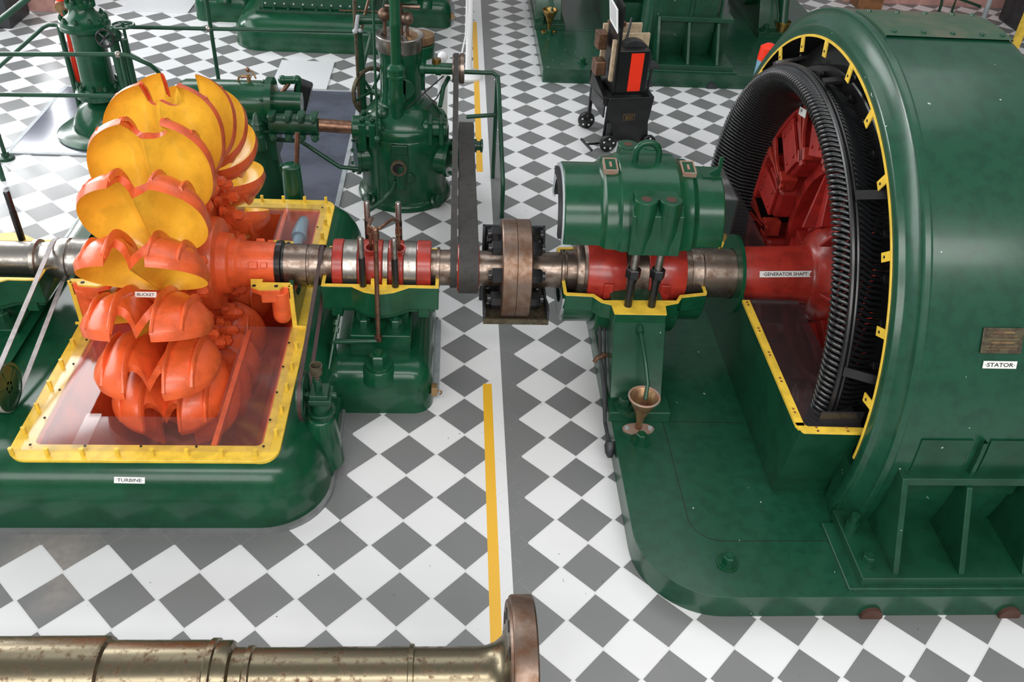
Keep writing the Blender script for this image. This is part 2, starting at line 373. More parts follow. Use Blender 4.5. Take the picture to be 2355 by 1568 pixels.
# acrylic covers and their strips
mb = MB(); mb.ring([(-2.03, .69), (-.915, .69), (-.915, 1.64), (-2.03, 1.64)], [[(-1.80, .915), (-1.20, .915), (-1.20, 1.63), (-1.80, 1.63)]], FZ+.001, FZ+.008); gc = mb.build('acrylic_cover', ACRYL, cas)
mb = MB(); mb.ring([(-2.03, 2.07), (-.915, 2.07), (-.915, 3.0), (-2.03, 3.0)], [[(-1.80, 2.08), (-1.20, 2.08), (-1.20, 2.86), (-1.80, 2.86)]], FZ+.001, FZ+.008); gb = mb.build('acrylic_cover', ACRYL, cas)
for g, ys in ((gc, [.72, .9, 1.1, 1.3, 1.5]), (gb, [2.2, 2.45, 2.7, 2.95])):
    for y in ys:
        for x in (-1.995, -.945):
            mb = MB(); mb.cyl((x, y, FZ+.008), (x, y, FZ+.012), .006, n=8); mb.build('screw', BLKM, g)
for x in (-1.75, -1.5, -1.25):
    mb = MB(); mb.cyl((x, .715, FZ+.008), (x, .715, FZ+.012), .006, n=8); mb.build('screw', BLKM, gc)
mb = MB(); mb.box(-1.81, -1.74, .70, .93, FZ+.009, FZ+.013); mb.build('clear_patch', ACRYL, cas)
for ya, yb in ((.74, 1.62), (2.08, 2.94)):
    mb = MB(); mb.box(-1.190, -1.165, ya, yb, FZ-.03, FZ-.001); mb.build('cover_bar', ORG, cas)
# nozzle needle seen in the pit
mb = MB(); a = at(672, 600, z=.22); b = at(688, 545, z=.26); c = at(704, 486, z=.30)
mb.lathe([(0, .03), ((b-a).length, .034), ((b-a).length, .05), ((b-a).length+.04, .05), ((c-a).length-.03, .028), ((c-a).length, .012), ((c-a).length, 0)], a, c-a, 16); mb.build('needle_spear', BLUE, cas)
# small green buttress under the oil pump
mb = MB(); mb.ext([V((-.79, .86, 0)), V((-.665, .86, 0)), V((-.665, 1.36, 0)), V((-.79, 1.36, 0))], V((0, 0, .14)))
mb.lathe([(0, .095), (.16, .085), (.26, .07), (.30, .065), (.305, 0)], (-.71, .951, .06), (0, 0, 1), 20); mb.build('pump_bracket', GREEN, cas, bev=.02)
label_plate(cas, '·TURBINE·', at(298, 1104, y=.574), (1, 0, -.02), (0, .65, .76), .135, .028)

# ------------------------------------------------------------------ turbine runner
XW = -1.5
run = empty('turbine_runner', (XW, YS, ZS), 'big orange bucket wheel with yellow-lined twin cups on its horizontal shaft', 'turbine runner')
mb = MB(); mb.lathe([(-1.60, .0), (-1.60, .25), (-1.585, .47), (-1.42, .47), (-1.415, .30), (-1.41, .256), (-1.345, .25), (-1.33, .243), (-1.325, .17), (-1.275, .162), (-1.265, .136), (-1.235, .134), (-1.225, .125), (-1.06, .119), (-1.03, .119), (-1.03, 0)], (0, YS, ZS), (1, 0, 0), 64)
mb.lathe([(-1.60, .25), (-1.665, .25), (-1.68, .16), (-1.74, .15), (-1.76, .125), (-1.97, .119), (-1.97, 0)], (0, YS, ZS), (1, 0, 0), 48)
hub = mb.build('wheel_hub', ORG, run)
for th in (60, 180, 300):
    c = ax(th, .131, -1.10); rd = ax(th, 1)-ax(th, 0); tg = V((1, 0, 0)).cross(rd)
    mb = MB(); mb.obox(c+V((-.035, 0, 0)), V((.022, 0, 0)), tg*.018, rd*.016).obox(c+V((.02, 0, 0)), V((.016, 0, 0)), tg*.014, rd*.01); mb.build('hub_key', ORG, hub, bev=.003)
def sx_lathe(prof, name, m, parent, n=48): mb = MB(); mb.lathe(prof, (0, YS, ZS), (1, 0, 0), n); return mb.build(name, m, parent)
shaft = sx_lathe([(-1.03, 0), (-1.03, .115), (-1.02, .115), (-.865, .113), (-.862, .106), (-.852, .106), (-.849, .113), (-.80, .111), (-.795, .099), (.19, .099), (.19, 0)], 'turbine_shaft', STEEL, run)
sx_lathe([(-1.03, .09), (-1.03, .128), (-1.0, .131), (-.995, .117), (-.975, .113), (-.975, .09)], 'oil_thrower', BLACK, shaft)
sx_lathe([(-.165, .09), (-.165, .112), (-.15, .112), (-.145, .09)], 'thrower_ring', STEEL, shaft)
s2 = sx_lathe([(-1.97, 0), (-1.97, .113), (-2.06, .116), (-2.10, .12), (-2.105, .107), (-2.115, .107), (-2.12, .118), (-2.17, .116), (-2.19, .10), (-2.25, .095), (-2.255, .092), (-2.275, .092), (-2.28, .108), (-2.30, .110), (-2.305, .093), (-2.75, .093), (-2.75, 0)], 'turbine_shaft', STEELB, run)
s2['label'] = 'bright steel shaft end left of the wheel'

# bucket mesh, local frame: x along shaft, z radial, -y the opening side
def bucket_mesh():
    RC, RA, XA, P = .735, .255, .282, 2.25
    def outl(xa, ra, tip, nx):
        pts = []
        N = 60
        for i in range(N+1):
            a = -pi/2+pi*i/N
            x = xa*abs(cos(a))**(2/P); z = RC+ra*math.copysign(abs(sin(a))**(2/P), sin(a))
            pts.append((x, z))
        top = [p for p in pts if not (p[0] < nx and p[1] > RC)]
        zt = RC+ra*(1-(nx/xa)**P)**(1/P)
        tail = [(nx, zt), (nx*.97, .90), (nx*.82, .885), (nx*.58, .878), (nx*.35, .884), (0, .912)]
        return [(0, RC-ra)]+[p for p in top if p[0] > 1e-4]+tail
    def radius(poly, cx, cz, a):
        dx, dz = cos(a), sin(a); best = None
        q = poly+[poly[0]]
        for (x1, z1), (x2, z2) in zip(q, q[1:]):
            ex, ez = x2-x1, z2-z1; det = dx*(-ez)+ex*dz
            if abs(det) < 1e-12: continue
            t = ((x1-cx)*(-ez)+ex*(z1-cz))/det; u = (dx*(z1-cz)-dz*(x1-cx))/det
            if t > 0 and -1e-6 <= u <= 1+1e-6 and (best is None or t > best): best = t
        return best
    def dep(x, z, xa, ra, D, base):
        q = max(0, 1-(x/xa)**P-(abs(z-RC)/ra)**P)
        g = sin(pi/2*min(x/.14, 1))**.85
        return D*math.sqrt(q)*(base+(1-base)*g)
    b = MB()
    inn = outl(XA, RA, .905, .088); out = outl(XA+.009, RA+.009, .905, .086)
    def depo(x, z): return dep(x, z, XA+.014, RA+.014, .205, .38)
    NP, NR = 64, 9
    # angles hit the exact polygon corners
    angs = sorted({round(math.atan2(z-RC, x-.13), 6) for x, z in inn})
    for s in (1, -1):
        rows_i, rows_o = [], []
        for k in range(NR+1):
            f = sin(pi/2*k/NR); ri, ro = [], []
            for a in angs:
                r1 = radius(inn, .13, RC, a); r2 = radius(out, .13, RC, a)
                x, z = .13+f*r1*cos(a), RC+f*r1*sin(a); ri.append(V((s*max(x, 0), dep(max(x, 0), z, XA, RA, .165, 0), z)))
                x, z = .13+f*r2*cos(a), RC+f*r2*sin(a); ro.append(V((s*max(x, 0), depo(max(x, 0), z)+.0, z)))
            rows_i.append(ri); rows_o.append(ro)
        n0 = len(b.b.faces)
        b.grid(rows_i, True); b.b.faces.ensure_lookup_table()
        for f_ in b.b.faces[n0:]: f_.material_index = 1
        b.grid(rows_o, True)
        b.grid([rows_i[-1], rows_o[-1]], True)
        # ribs on the back
        for xr, hh, za in ((.092, .034, .50), (.205, .026, .55)):
            zt = RC+(RA+.009)*(1-(xr/(XA+.009))**P)**(1/P)
            rows = []
            for i in range(15):
                z = za+(zt-.002-za)*i/14; d = depo(xr, z); tt = i/14; h = hh*min(1, 4*tt+.1, .25+3.2*(1-tt))
                c = V((s*xr, d, z)); n_ = V((0, .8, .6*max(-.6, (z-RC)/RA))).normalized()
                w = V((.009, 0, 0))
                rows.append([c-w*1.5-n_*.012, c-w*.8+n_*h*.8, c+n_*h, c+w*.8+n_*h*.8, c+w*1.5-n_*.012])
            vs = b.grid(rows, True)
            b.b.faces.new(vs[0]); b.b.faces.new(vs[-1][::-1])
    # fixing root
    bmesh.ops.rotate(b.b, verts=b.b.verts, cent=(0, 0, .96), matrix=M.Rotation(R(-15), 3, 'X'))
    b.box(-.12, .12, -.03, .07, .38, .50); b.box(-.16, .16, -.02, .06, .40, .47)
    return b
bk = bucket_mesh().build('bucket', [ORG, YIN], None, sharp=50)
mb = MB()
for s in (1,):
    mb.hexb((.16, .02, .435), (1, 0, 0), .030, .035); mb.hexb((.11, .05, .36), (1, 0, 0), .024, .026)
bolt0 = mb.build('bucket_bolt', ORG, None)
buckets = []
for k in range(18):
    th = 18.4+20*k
    o = bk if k == 0 else bk.copy()
    if k: COL.objects.link(o)
    o.parent = run; o.rotation_euler = (R(th), 0, 0)
    q = bolt0 if k == 0 else bolt0.copy()
    if k: COL.objects.link(q)
    q.parent = o; buckets.append(o)
# label on the bucket facing front
label_plate(buckets[3], '·BUCKET·', (-.024, .090, .648), (1, 0, 0), (0, .8, -.35), .100, .026)

# ------------------------------------------------------------------ shaft bearings beside the wheel
def make_bearing(dx, label, full=True):
    t = empty('shaft_bearing', (-.465+dx, YS, 0), label, 'bearing')
    X = lambda v: v+dx
    prof = [(0, 0), (.12, .0), (.20, .008), (.25, .028), (.28, .06), (.288, .10), (.288, .2)]
    mb = MB(); rows = [[V((x, y, z)) for x, y in rrect(X(-.80)+i, X(-.178)-i, 1.365+i, 2.333-i, max(.02, .11-i*.5), 8)] for z, i in prof]
    vs = mb.grid(rows, True); mb.b.faces.new(vs[-1]); mb.build('bearing_base', GREEN, t, sharp=60)
    mb = MB(); mb.box(X(-.70), X(-.145), 1.50, 2.2, 0, .03); mb.build('grey_kerb', GREYL, t)
    mb = MB(); mb.box(X(-.63), X(-.30), 1.56, 2.14, .27, .39); mb.build('foot_pad', GREEN, t, bev=.008)
    for x in (-.555, -.385):
        for y in (1.625, 2.08):
            mb = MB(); mb.cyl((X(x), y, .385), (X(x), y, .40), .058); mb.hexb((X(x), y, .40), (0, 0, 1), .034, .05); mb.build('hex_bolt', GREEN2, t)
    mb = MB(); mb.lathe([(0, .10), (.075, .085), (.083, .078), (.085, 0)], (X(-.468), 1.435, .205), (0, 0, 1), 24); mb.hexb((X(-.468), 1.435, .289), (0, 0, 1), .050, .066); mb.build('foundation_bolt', GREEN, t)
    # trough
    o_, i_ = [], []
    def outl(o, fr, bulge):
        f = [(-.775+o, fr), (-.615, fr), (-.545, fr-bulge*.45), (-.47, fr-bulge*.62), (-.39, fr-bulge*.45), (-.31, fr), (-.152-o, fr)]
        return [(X(x), y) for x, y in f]+[(X(x), 2*YS-y) for x, y in f[::-1]]
    out = outl(0, 1.652, .11); inn = [(X(-.757), 1.672), (X(-.17), 1.672), (X(-.17), 2.026), (X(-.757), 2.026)]
    mb = MB(); mb.ring(out, [inn], .50, ZS-.006); mb.ext([V((x, y, .47)) for x, y in outl(.02, 1.672, .11)], V((0, 0, .035))); mb.box(X(-.61), X(-.32), 1.72, 1.98, .37, .49)
    for x in (-.70, -.235): mb.box(X(x)-.03, X(x)+.03, 1.66, 2.03, .44, .5)
    mb.build('bearing_trough', GREEN, t, bev=.006)
    mb = MB(); mb.ring(out, [inn], ZS-.006, ZS)
    for x in (-.50, -.44):  mb.obox((X(x), 1.672, ZS), V((.012, 0, 0)), V((0, .012, 0)), V((0, 0, .03)))
    mb.build('cut_rim', YEL, t)
    studs = [(-.553, 1.657, .30), (-.382, 1.657, .30), (-.553, 2.041, .295), (-.382, 2.041, .295)] if full else [(-.382, 2.041, .30)]
    for x, y, h in studs:
        mb = MB(); mb.cyl((X(x), y, ZS-.02), (X(x), y, ZS+h*.60), .0185, n=14); s = mb.build('stud', BLACK, t)
        mb = MB(); mb.lathe([(0, .0165), (h*.38, .0165), (h*.40, .012), (h*.40, 0)], (X(x), y, ZS+h*.60), (0, 0, 1), 14); mb.build('stud_thread', STEELB if full else BLACK, s)
    if full:
        bands = [(-.724, -.668, .147, RED), (-.668, -.588, .143, STEELB), (-.588, -.457, .147, RED), (-.457, -.424, .143, STEELB), (-.424, -.345, .147, RED), (-.345, -.272, .143, STEELB), (-.272, -.196, .147, RED)]
        for a, b, r, m in bands:
            mb = MB(); mb.lathe([(a, .101), (a, r-.004), (a+.004, r), (b-.004, r), (b, r-.004), (b, .101), (a, .101)], (dx, YS, ZS), (1, 0, 0), 48); o = mb.build('red_bearing_shell' if m is RED else 'steel_bearing_band', m, t)
        for x in (-.515, -.365):
            mb = MB(); mb.lathe([(0, .030), (.03, .036), (.034, .036), (.034, .026), (0, .024)], (X(x), YS-.06, ZS+.132), (0, -.25, 1), 20); mb.build('oil_opening', RED, t)
        mb = MB()
        mb.tube([(X(-.474), 1.545, .385), (X(-.472), 1.55, .6), (X(-.466), 1.565, 1.045)], .0125, 12)
        mb.cyl((X(-.474), 1.545, .37), (X(-.474), 1.545, .40), .02); mb.cyl((X(-.466), 1.562, 1.0), (X(-.466), 1.565, 1.05), .019); mb.sph((X(-.466), 1.565, 1.052), .018, 8)
        for s, xe in ((-1, -.515), (1, -.365)):
            mb.tube([(X(-.466), 1.565, 1.045), (X(-.466+s*.035), 1.59, 1.06), (X(xe-s*.025), 1.68, 1.05), (X(xe), 1.74, 1.0), (X(xe), 1.77, .90), (X(xe), 1.785, .79)], .0085, 8)
            mb.cyl((X(xe), 1.772, .90), (X(xe), 1.778, .94), .018, n=6)
        mb.build('copper_oil_pipe', COPPER, t)
        mb = MB(); mb.tube([(X(-.715), 1.53, .29), (X(-.715), 1.53, .355), (X(-.70), 1.53, .37), (X(-.474), 1.54, .37)], .015, 10); mb.tube([(X(-.735), 1.42, .26), (X(-.715), 1.53, .36), (X(-.69), 1.64, .47)], .009, 8)
        for z, y in ((.40, 1.57), (.43, 1.595)): mb.cyl((X(-.705), y, z), (X(-.70), y+.02, z+.02), .016, n=6)
        mb.build('green_oil_pipe', GREEN2, t)
        mb = MB(); p = V((X(-.165), 1.43, .12)); mb.box(p.x-.02, p.x+.012, p.y-.02, p.y+.02, p.z-.03, p.z+.03); mb.tube(arc(p+V((.022, 0, -.02)), (1, 0, 0), (0, 0, 1), .014, -90, 180, 8), .005, 6); mb.build('drain_cock', BRASSD, t)
    return t
b1 = make_bearing(0, 'red banded shaft bearing in a cut-open green trough with copper oil pipe')
b2 = make_bearing(-2.07, 'partly cropped green bearing at the left edge, with bare steel shaft', False)

# ------------------------------------------------------------------ oil pumps driven by narrow belts
def belt_loop(x0, x1, y1, z1, r1, y2, z2, r2, th=.004):
    # open belt round two pulleys lying in a plane of constant x
    d = V((y2-y1, z2-z1)); L = d.length; a = math.atan2(d.y, d.x); b = math.acos((r1-r2)/L)
    pts = [(y1+r1*cos(a+b+(2*pi-2*b)*i/20), z1+r1*sin(a+b+(2*pi-2*b)*i/20)) for i in range(21)]
    pts += [(y2+r2*cos(a-b+2*b*i/20), z2+r2*sin(a-b+2*b*i/20)) for i in range(21)]
    n = len(pts); rows = []
    for k, (y, z) in enumerate(pts):
        py, pz = pts[k-1]; ny, nz = pts[(k+1) % n]; t = V((ny-py, nz-pz)).normalized(); o = V((t.y, -t.x))*th
        rows.append([V((x0, y, z)), V((x1, y, z)), V((x1, y+o.x, z+o.y)), V((x0, y+o.x, z+o.y))])
    rows.append(rows[0]); mb = MB(); mb.grid(rows, True); return mb
def make_pump(xp, yp, zp, side, label):
    t = empty('oil_pump', (xp, yp, 0), label, 'oil pump')
    mb = MB(); mb.lathe([(-.012, .0), (-.012, .022), (-.008, .10), (-.016, .104), (-.016, .118), (.016, .118), (.016, .104), (.008, .10), (.012, .03), (.012, 0)], (xp, yp, zp), (1, 0, 0), 40)
    pl = mb.build('pulley', GREEN2, t)
    for k in range(5):
        mb = MB(); c = V((xp, yp, zp)); a = 72*k+18; u = V((0, cos(R(a)), sin(R(a)))); mb.obox(c+u*.062, u*.044, V((.012, 0, 0)), u.cross(V((1, 0, 0)))*.009); mb.build('pulley_spoke', GREEN2, pl)
    s = side
    mb = MB(); mb.cyl((xp, yp, zp), (xp+s*.16, yp, zp), .016)
    mb.box(min(xp+s*.035, xp+s*.125), max(xp+s*.035, xp+s*.125), yp-.05, yp+.05, zp-.03, zp+.035); mb.cyl((xp+s*.08, yp, zp-.15), (xp+s*.08, yp, zp-.02), .05); mb.cyl((xp+s*.08, yp, zp-.10), (xp+s*.08, yp, zp-.085), .07)
    mb.box(min(xp+s*.03, xp+s*.14), max(xp+s*.03, xp+s*.14), yp-.06, yp+.06, zp-.016, zp+.012)
    mb.cyl((xp+s*.075, yp, zp+.03), (xp+s*.075, yp, zp+.10), .018); mb.build('pump_body', GREEN2, t, bev=.005)
    mb = MB(); mb.lathe([(0, 0), (0, .011), (.025, .012), (.035, .027), (.085, .030), (.085, .025), (.05, .018), (.05, 0)], (xp+s*.075, yp, zp+.10), (0, 0, 1), 20); mb.build('oil_cup', DARKBR, t)
    return t
make_pump(-.785, .951, .497, 1, 'small green belt-driven oil pump with brass cup by the yellow pit frame')
make_pump(-2.19, 1.021, .464, -1, 'spoked green oil pump wheel at the left edge of the photo')
tag(belt_loop(-.795, -.775, YS, ZS, .108, .951, .497, .119).build('drive_belt', BELTB), 'narrow brown belt from turbine shaft to the oil pump with brass cup', 'belt')
tag(belt_loop(-2.202, -2.178, YS, ZS, .112, 1.021, .464, .119).build('drive_belt', BELTG), 'narrow shiny grey belt left of the bucket wheel', 'belt')

# ------------------------------------------------------------------ belts to the governor, coupling
GX, GY = -.455, 3.91
tag(belt_loop(-.045, .062, YS, ZS, .135, 3.9, .40, .165, .006).build('drive_belt', BELT), 'wide dark flat belt running back to the lower governor pulley', 'belt')
tag(belt_loop(-.092, -.056, YS, ZS, .106, 3.9, .99, .10, .005).build('drive_belt', BELT), 'narrow dark flat belt running up to the upper governor pulley', 'belt')
pu = sx_lathe([(-.052, .10), (-.052, .128), (-.045, .134), (.062, .134), (.066, .128), (.066, .10)], 'belt_pulley', RED, run)
sx_lathe([(-.096, .10), (-.096, .105), (-.054, .105), (-.054, .10)], 'belt_pulley', STEEL, run)
cp = empty('shaft_coupling', (.265, YS, ZS), 'rusty steel flange coupling with big black bolts between turbine and generator', 'coupling')
sx_lathe([(.185, .08), (.185, .272), (.19, .277), (.262, .277), (.2635, .272), (.265, .277), (.338, .277), (.343, .272), (.343, .08)], 'coupling_flange', FLNG, cp, 72)
for k in range(8):
    th = 22+45*k
    for s, xa in ((-1, .187), (1, .341)):
        c = ax(th, .195, xa); mb = MB(); mb.lathe([(0, 0), (0, .043), (.05, .043), (.058, .036), (.058, 0)], c, (s, 0, 0), 6); mb.cyl(c, c+V((s*.075, 0, 0)), .024, n=12); mb.build('coupling_bolt', BLACK, cp)
gd = empty('coupling_guard', (.265, YS, .33), 'dark open sheet-metal box under and behind the rusty coupling', 'guard')
for xa in (.092, .440):
    mb = MB(); mb.ext([V((xa, y, z)) for y, z in ((1.62, .445), (1.62, .53), (1.70, .53), (1.80, .49), (2.06, .50), (2.10, .70), (2.12, .745), (2.16, .745), (2.16, .445))], V((.012, 0, 0))); mb.build('guard_side', DARKM, gd)
mb = MB(); mb.box(.092, .452, 1.62, 2.16, .44, .452).box(.092, .452, 1.615, 1.628, .44, .475); mb.build('guard_tray', DARKBR, gd)
mb = MB(); mb.box(.092, .452, 2.15, 2.165, .44, .745); mb.build('guard_back', DARKM, gd)
for xa in (.11, .436):
    mb = MB(); mb.tube([(xa, 2.16, .45), (xa, 2.45, .36), (xa, 2.47, .34), (xa, 2.47, 0)], .014); mb.build('guard_leg', DARKM, gd)

# ------------------------------------------------------------------ generator bed and bearing
def make_bed(dy, label):
    rc = .38 if dy == 0 else .02
    o_ = [(4.1, .047)]+[(.78+rc+rc*cos(R(a)), .047+rc+rc*sin(R(a))) for a in range(270, 179, -6)]+[(.78, 3.65), (4.1, 3.65)]
    pts = [(x, y+dy) for x, y in o_]
    hole = [(1.56, .72+dy), (2.6, .72+dy), (2.6, 2.98+dy), (1.56, 2.98+dy)]
    t = empty('generator_bed', (2, 1.85+dy, 0), label, 'bed plate')
    mb = MB(); mb.ring(pts, [hole] if dy == 0 else [], 0, .14); mb.build('bed_plate', GREENG, t, bev=.008)
    o2 = [(4.1, .36+dy)]+[(1.20+.14*cos(R(a)), .50+dy+.14*sin(R(a))) for a in range(270, 179, -10)]+[(1.06, 1.17+dy)]
    mb = MB(); mb.tube([V((x, y, .1395)) for x, y in o2], .0022, 4); mb.tube([(1.06, 1.17+dy, .1395), (1.5, 1.165+dy, .1395)], .0022, 4); mb.build('joint_line', BLKM, t)
    mb = MB(); mb.box(1.70, 2.72, .075+dy, .46+dy, .13, .158); mb.build('raised_pad', GREENG, t, bev=.006)
    for x, y in ((.915, 1.02), (1.188, .232)):
        mb = MB(); mb.cyl((x, y+dy, .138), (x, y+dy, .147), .052); mb.hexb((x, y+dy, .145), (0, 0, 1), .028, .04); mb.build('hex_bolt', GREEN, t)
    for x in (1.83, 2.48):
        mb = MB(); mb.cyl((x, .10+dy, .012), (x, .028+dy, .012), .052, .05, 20); p = mb.build('drain_stub', DARKM if dy else RUSTH, t); 
    return t
bed = make_bed(0, 'large dark green generator bed plate with rounded corner, nearest the camera')
bed2 = make_bed(6.14, 'dark green bed plate of the generator at the back of the hall')

def make_pedestal(dy, label):
    t = empty('bearing_pedestal', (.91, YS+dy, .14), label, 'bearing pedestal')
    mb = MB(); pr = [(1.255, .2), (1.255, .23), (1.27, .25), (1.45, .60), (1.45, .645), (2.248, .645), (2.248, .60), (2.43, .25), (2.445, .2)]
    mb.ext([V((.775, y+dy, z)) for y, z in pr], V((.28, 0, 0))); mb.box(.765, 1.095, 1.165+dy, 2.53+dy, .138, .205); mb.build('pedestal_body', GREEN2, t, bev=.006)
    mb = MB(); mb.cyl((.845, 1.21+dy, .2), (.845, 1.21+dy, .22), .055); mb.hexb((.845, 1.21+dy, .215), (0, 0, 1), .034, .05); mb.build('hex_bolt', GREEN2, t)
    f = [(.520, 1.75), (.520, 1.625), (.53, 1.61), (.672, 1.603), (.715, 1.548), (.765, 1.530), (.772, 1.446), (1.05, 1.446), (1.058, 1.530), (1.135, 1.556), (1.165, 1.608), (1.305, 1.636), (1.312, 1.655), (1.312, 1.75)]
    out = [(x, y+dy) for x, y in f]+[(x, 2*YS-y+dy) for x, y in f[::-1]]
    g = [(.538, 1.75), (.538, 1.632), (.682, 1.622), (.728, 1.565), (1.125, 1.575), (1.155, 1.627), (1.294, 1.655), (1.294, 1.75)]
    inn = [(x, y+dy) for x, y in g]+[(x, 2*YS-y+dy) for x, y in g[::-1]]
    mb = MB(); mb.ring(out, [inn], ZS-.10, ZS-.006)
    for a, b, r in ((.53, .70, .235), (.70, .78, .29), (1.05, 1.15, .285), (1.15, 1.305, .215)):
        mb.lathe([(a, 0), (a, r), (b, r), (b, 0)], (0, YS+dy, ZS-.06), (1, 0, 0), 24, 90, 270)
    mb.build('bearing_housing', GREEN, t, bev=.006)
    mb = MB(); mb.ring(out, [inn], ZS-.006, ZS); cr = mb.build('cut_rim', YEL if dy == 0 else GREEN, t)
    mb = MB(); mb.tube([(.915, 1.42+dy, .56), (.92, 1.36+dy, .545), (.935, 1.26+dy, .46), (.945, 1.19+dy, .385), (.93, 1.13+dy, .33)], .011, 10); mb.cyl((.915, 1.44+dy, .57), (.915, 1.405+dy, .555), .020); mb.build('drain_pipe', GREEN2, t)
    if dy == 0:
        mb = MB(); mb.lathe([(-.004, .155), (-.004, .235), (.012, .235), (.012, .155)], (.52, YS, ZS-.03), (1, 0, 0), 24, 90, 270); mb.build('pale_end_ring', GREYL, t)
        mb = MB(); mb.lathe([(.60, .10), (.60, .155), (.615, .162), (.635, .162), (.637, .155), (.655, .165), (.655, .10)], (0, YS, ZS), (1, 0, 0), 40); mb.build('steel_shell_band', STEEL, t); mb = MB(); mb.lathe([(.86, .10), (.86, .165), (.995, .165), (.995, .10)], (0, YS, ZS), (1, 0, 0), 40); mb.build('steel_shell_band', STEEL, t); mb = MB(); mb.lathe([(1.20, .10), (1.20, .150), (1.235, .147), (1.24, .14), (1.26, .14), (1.26, .10)], (0, YS, ZS), (1, 0, 0), 40); mb.build('steel_shell_band', STEEL, t)
        for a, b in ((.655, .865), (.99, 1.20)):
            lf = a < .8
            mb = MB(); n = 10; pf = [(a, .10)]
            for i in range(n+1):
                u = i/n; pf.append((a+(b-a)*u, (.165+.026*sin(pi*min(1, u*.85+.05))) if lf else (.165+.022*sin(pi*min(1, (1-u)*.8+.06)))))
            pf += [(b, .10), (a, .10)]
            mb.lathe(pf, (0, YS, ZS), (1, 0, 0), 48); xm = .765 if lf else 1.075
            mb.box(xm-.026, xm+.026, YS-.205, YS-.15, ZS-.05, ZS+.045)
            if lf: mb.lathe([(0, .045), (.03, .045), (.03, .03), (0, .03)], (.78, YS-.02, ZS+.172), (0, 0, 1), 20)
            mb.build('red_bearing_shell', RED, t, bev=.004)
        for x in (.853, .980):
            mb = MB(); mb.cyl((x, 1.52, ZS-.02), (x, 1.52, ZS+.155), .0215, n=14); s = mb.build('stud', BLACK, t)
            mb = MB(); mb.cyl((x, 1.52, ZS+.155), (x, 1.52, ZS+.19), .026, n=14); mb.lathe([(0, 0), (0, .040), (.045, .040), (.052, .034), (.052, 0)], (x, 1.52, ZS+.185), (0, 0, 1), 6); mb.build('stud_nut', BLACK, s)
            mb = MB(); mb.cyl((x, 1.52, ZS+.23), (x, 1.52, ZS+.36), .021, n=14); mb.build('bare_stud_end', STEELB, s)
        for x in (.853, .980):
            mb = MB(); mb.cyl((x, 2.178, ZS-.02), (x, 2.178, ZS+.345), .0215, n=14); mb.build('stud', BLACK, t)
        mb = MB(); mb.tube([(.735, 1.62, .47), (.735, 1.50, .36), (.745, 1.30, .25), (.75, 1.18, .12), (.757, 1.02, .10)], .010, 8); mb.tube([(.765, 1.64, .47), (.765, 1.50, .34), (.757, 1.22, .16)], .007, 8); mb.lathe([(0, 0), (0, .022), (.02, .030), (.06, .026), (.085, .012), (.085, 0)], (.757, 1.03, .125), (0, -.6, -.8), 14); mb.build('side_drain_pipe', DARKM, t)
        mb = MB(); mb.tube([(.77, 1.46, .36), (.74, 1.45, .36), (.71, 1.44, .355), (.700, 1.435, .33)], .012, 8); mb.cyl((.755, 1.455, .36), (.742, 1.45, .36), .019, n=6); mb.build('copper_elbow', COPPER, t)
    return t
make_pedestal(0, 'green bearing pedestal with yellow cut rim, red shells and two black studs')
pf = make_pedestal(6.14, 'green bearing pedestal at the back, behind the polished brass funnel')
pf2 = dup(pf, (2.46, 0, 0)); pf2['label'] = 'outer green bearing pedestal at the back, behind the brass cup near the big stator'
def make_funnel(dy, m, label):
    x, y = .915, 1.105+dy
    t = empty('drain_funnel', (x, y, .14), label, 'funnel', None)
    mb = MB(); mb.lathe([(.0, .016), (.05, .017), (.10, .026), (.15, .046), (.20, .070), (.225, .080), (.23, .080), (.226, .074), (.18, .050), (.14, .034), (.14, 0)], (x, y, .145), (0, 0, 1), 28); mb.build('funnel_cone', m, t)
    mb = MB(); mb.tube([(x+.079*cos(a*pi/16), y+.079*sin(a*pi/16), .373) for a in range(32)], .006, 8, True); mb.build('rolled_rim', RIM if dy == 0 else BRASS, t)
    mb = MB(); el = [V((x+.085*cos(a*pi/16), y+.042*sin(a*pi/16), .139)) for a in range(32)]; mb.ext(el, V((0, 0, .010)))
    mb.build('flange', RIM if dy == 0 else BRASS, t)
    for s in (-1, 1):
        mb = MB(); mb.cyl((x+s*.062, y, .149), (x+s*.062, y, .157), .013, n=10); mb.build('screw', GREYL if dy == 0 else BRASS, t)
make_funnel(0, BRASSD, 'weathered brass drain funnel standing on the near green bed')
make_funnel(6.14, BRASS, 'polished brass drain funnel on the far green bed')
t = empty('drain_funnel', (2.95, 7.4, .14), 'polished brass cup partly hidden behind the big stator rim', 'funnel')
c = at(1802, 48, y=7.4)
mb = MB(); mb.lathe([(0, .03), (.10, .04), (.25, .085), (.26, .085), (.25, .078), (.15, .04), (.15, 0)], (c.x, 7.4, c.z-.26), (0, 0, 1), 24); mb.build('funnel_cone', BRASS, t)
mb = MB(); mb.cyl((c.x, 7.4, c.z-.05), (c.x-.02, 7.55, c.z+.4), .055, .05); mb.cyl((c.x, 7.4, .14), (c.x, 7.4, c.z-.25), .035); mb.build('pipe', GREEN2, t)

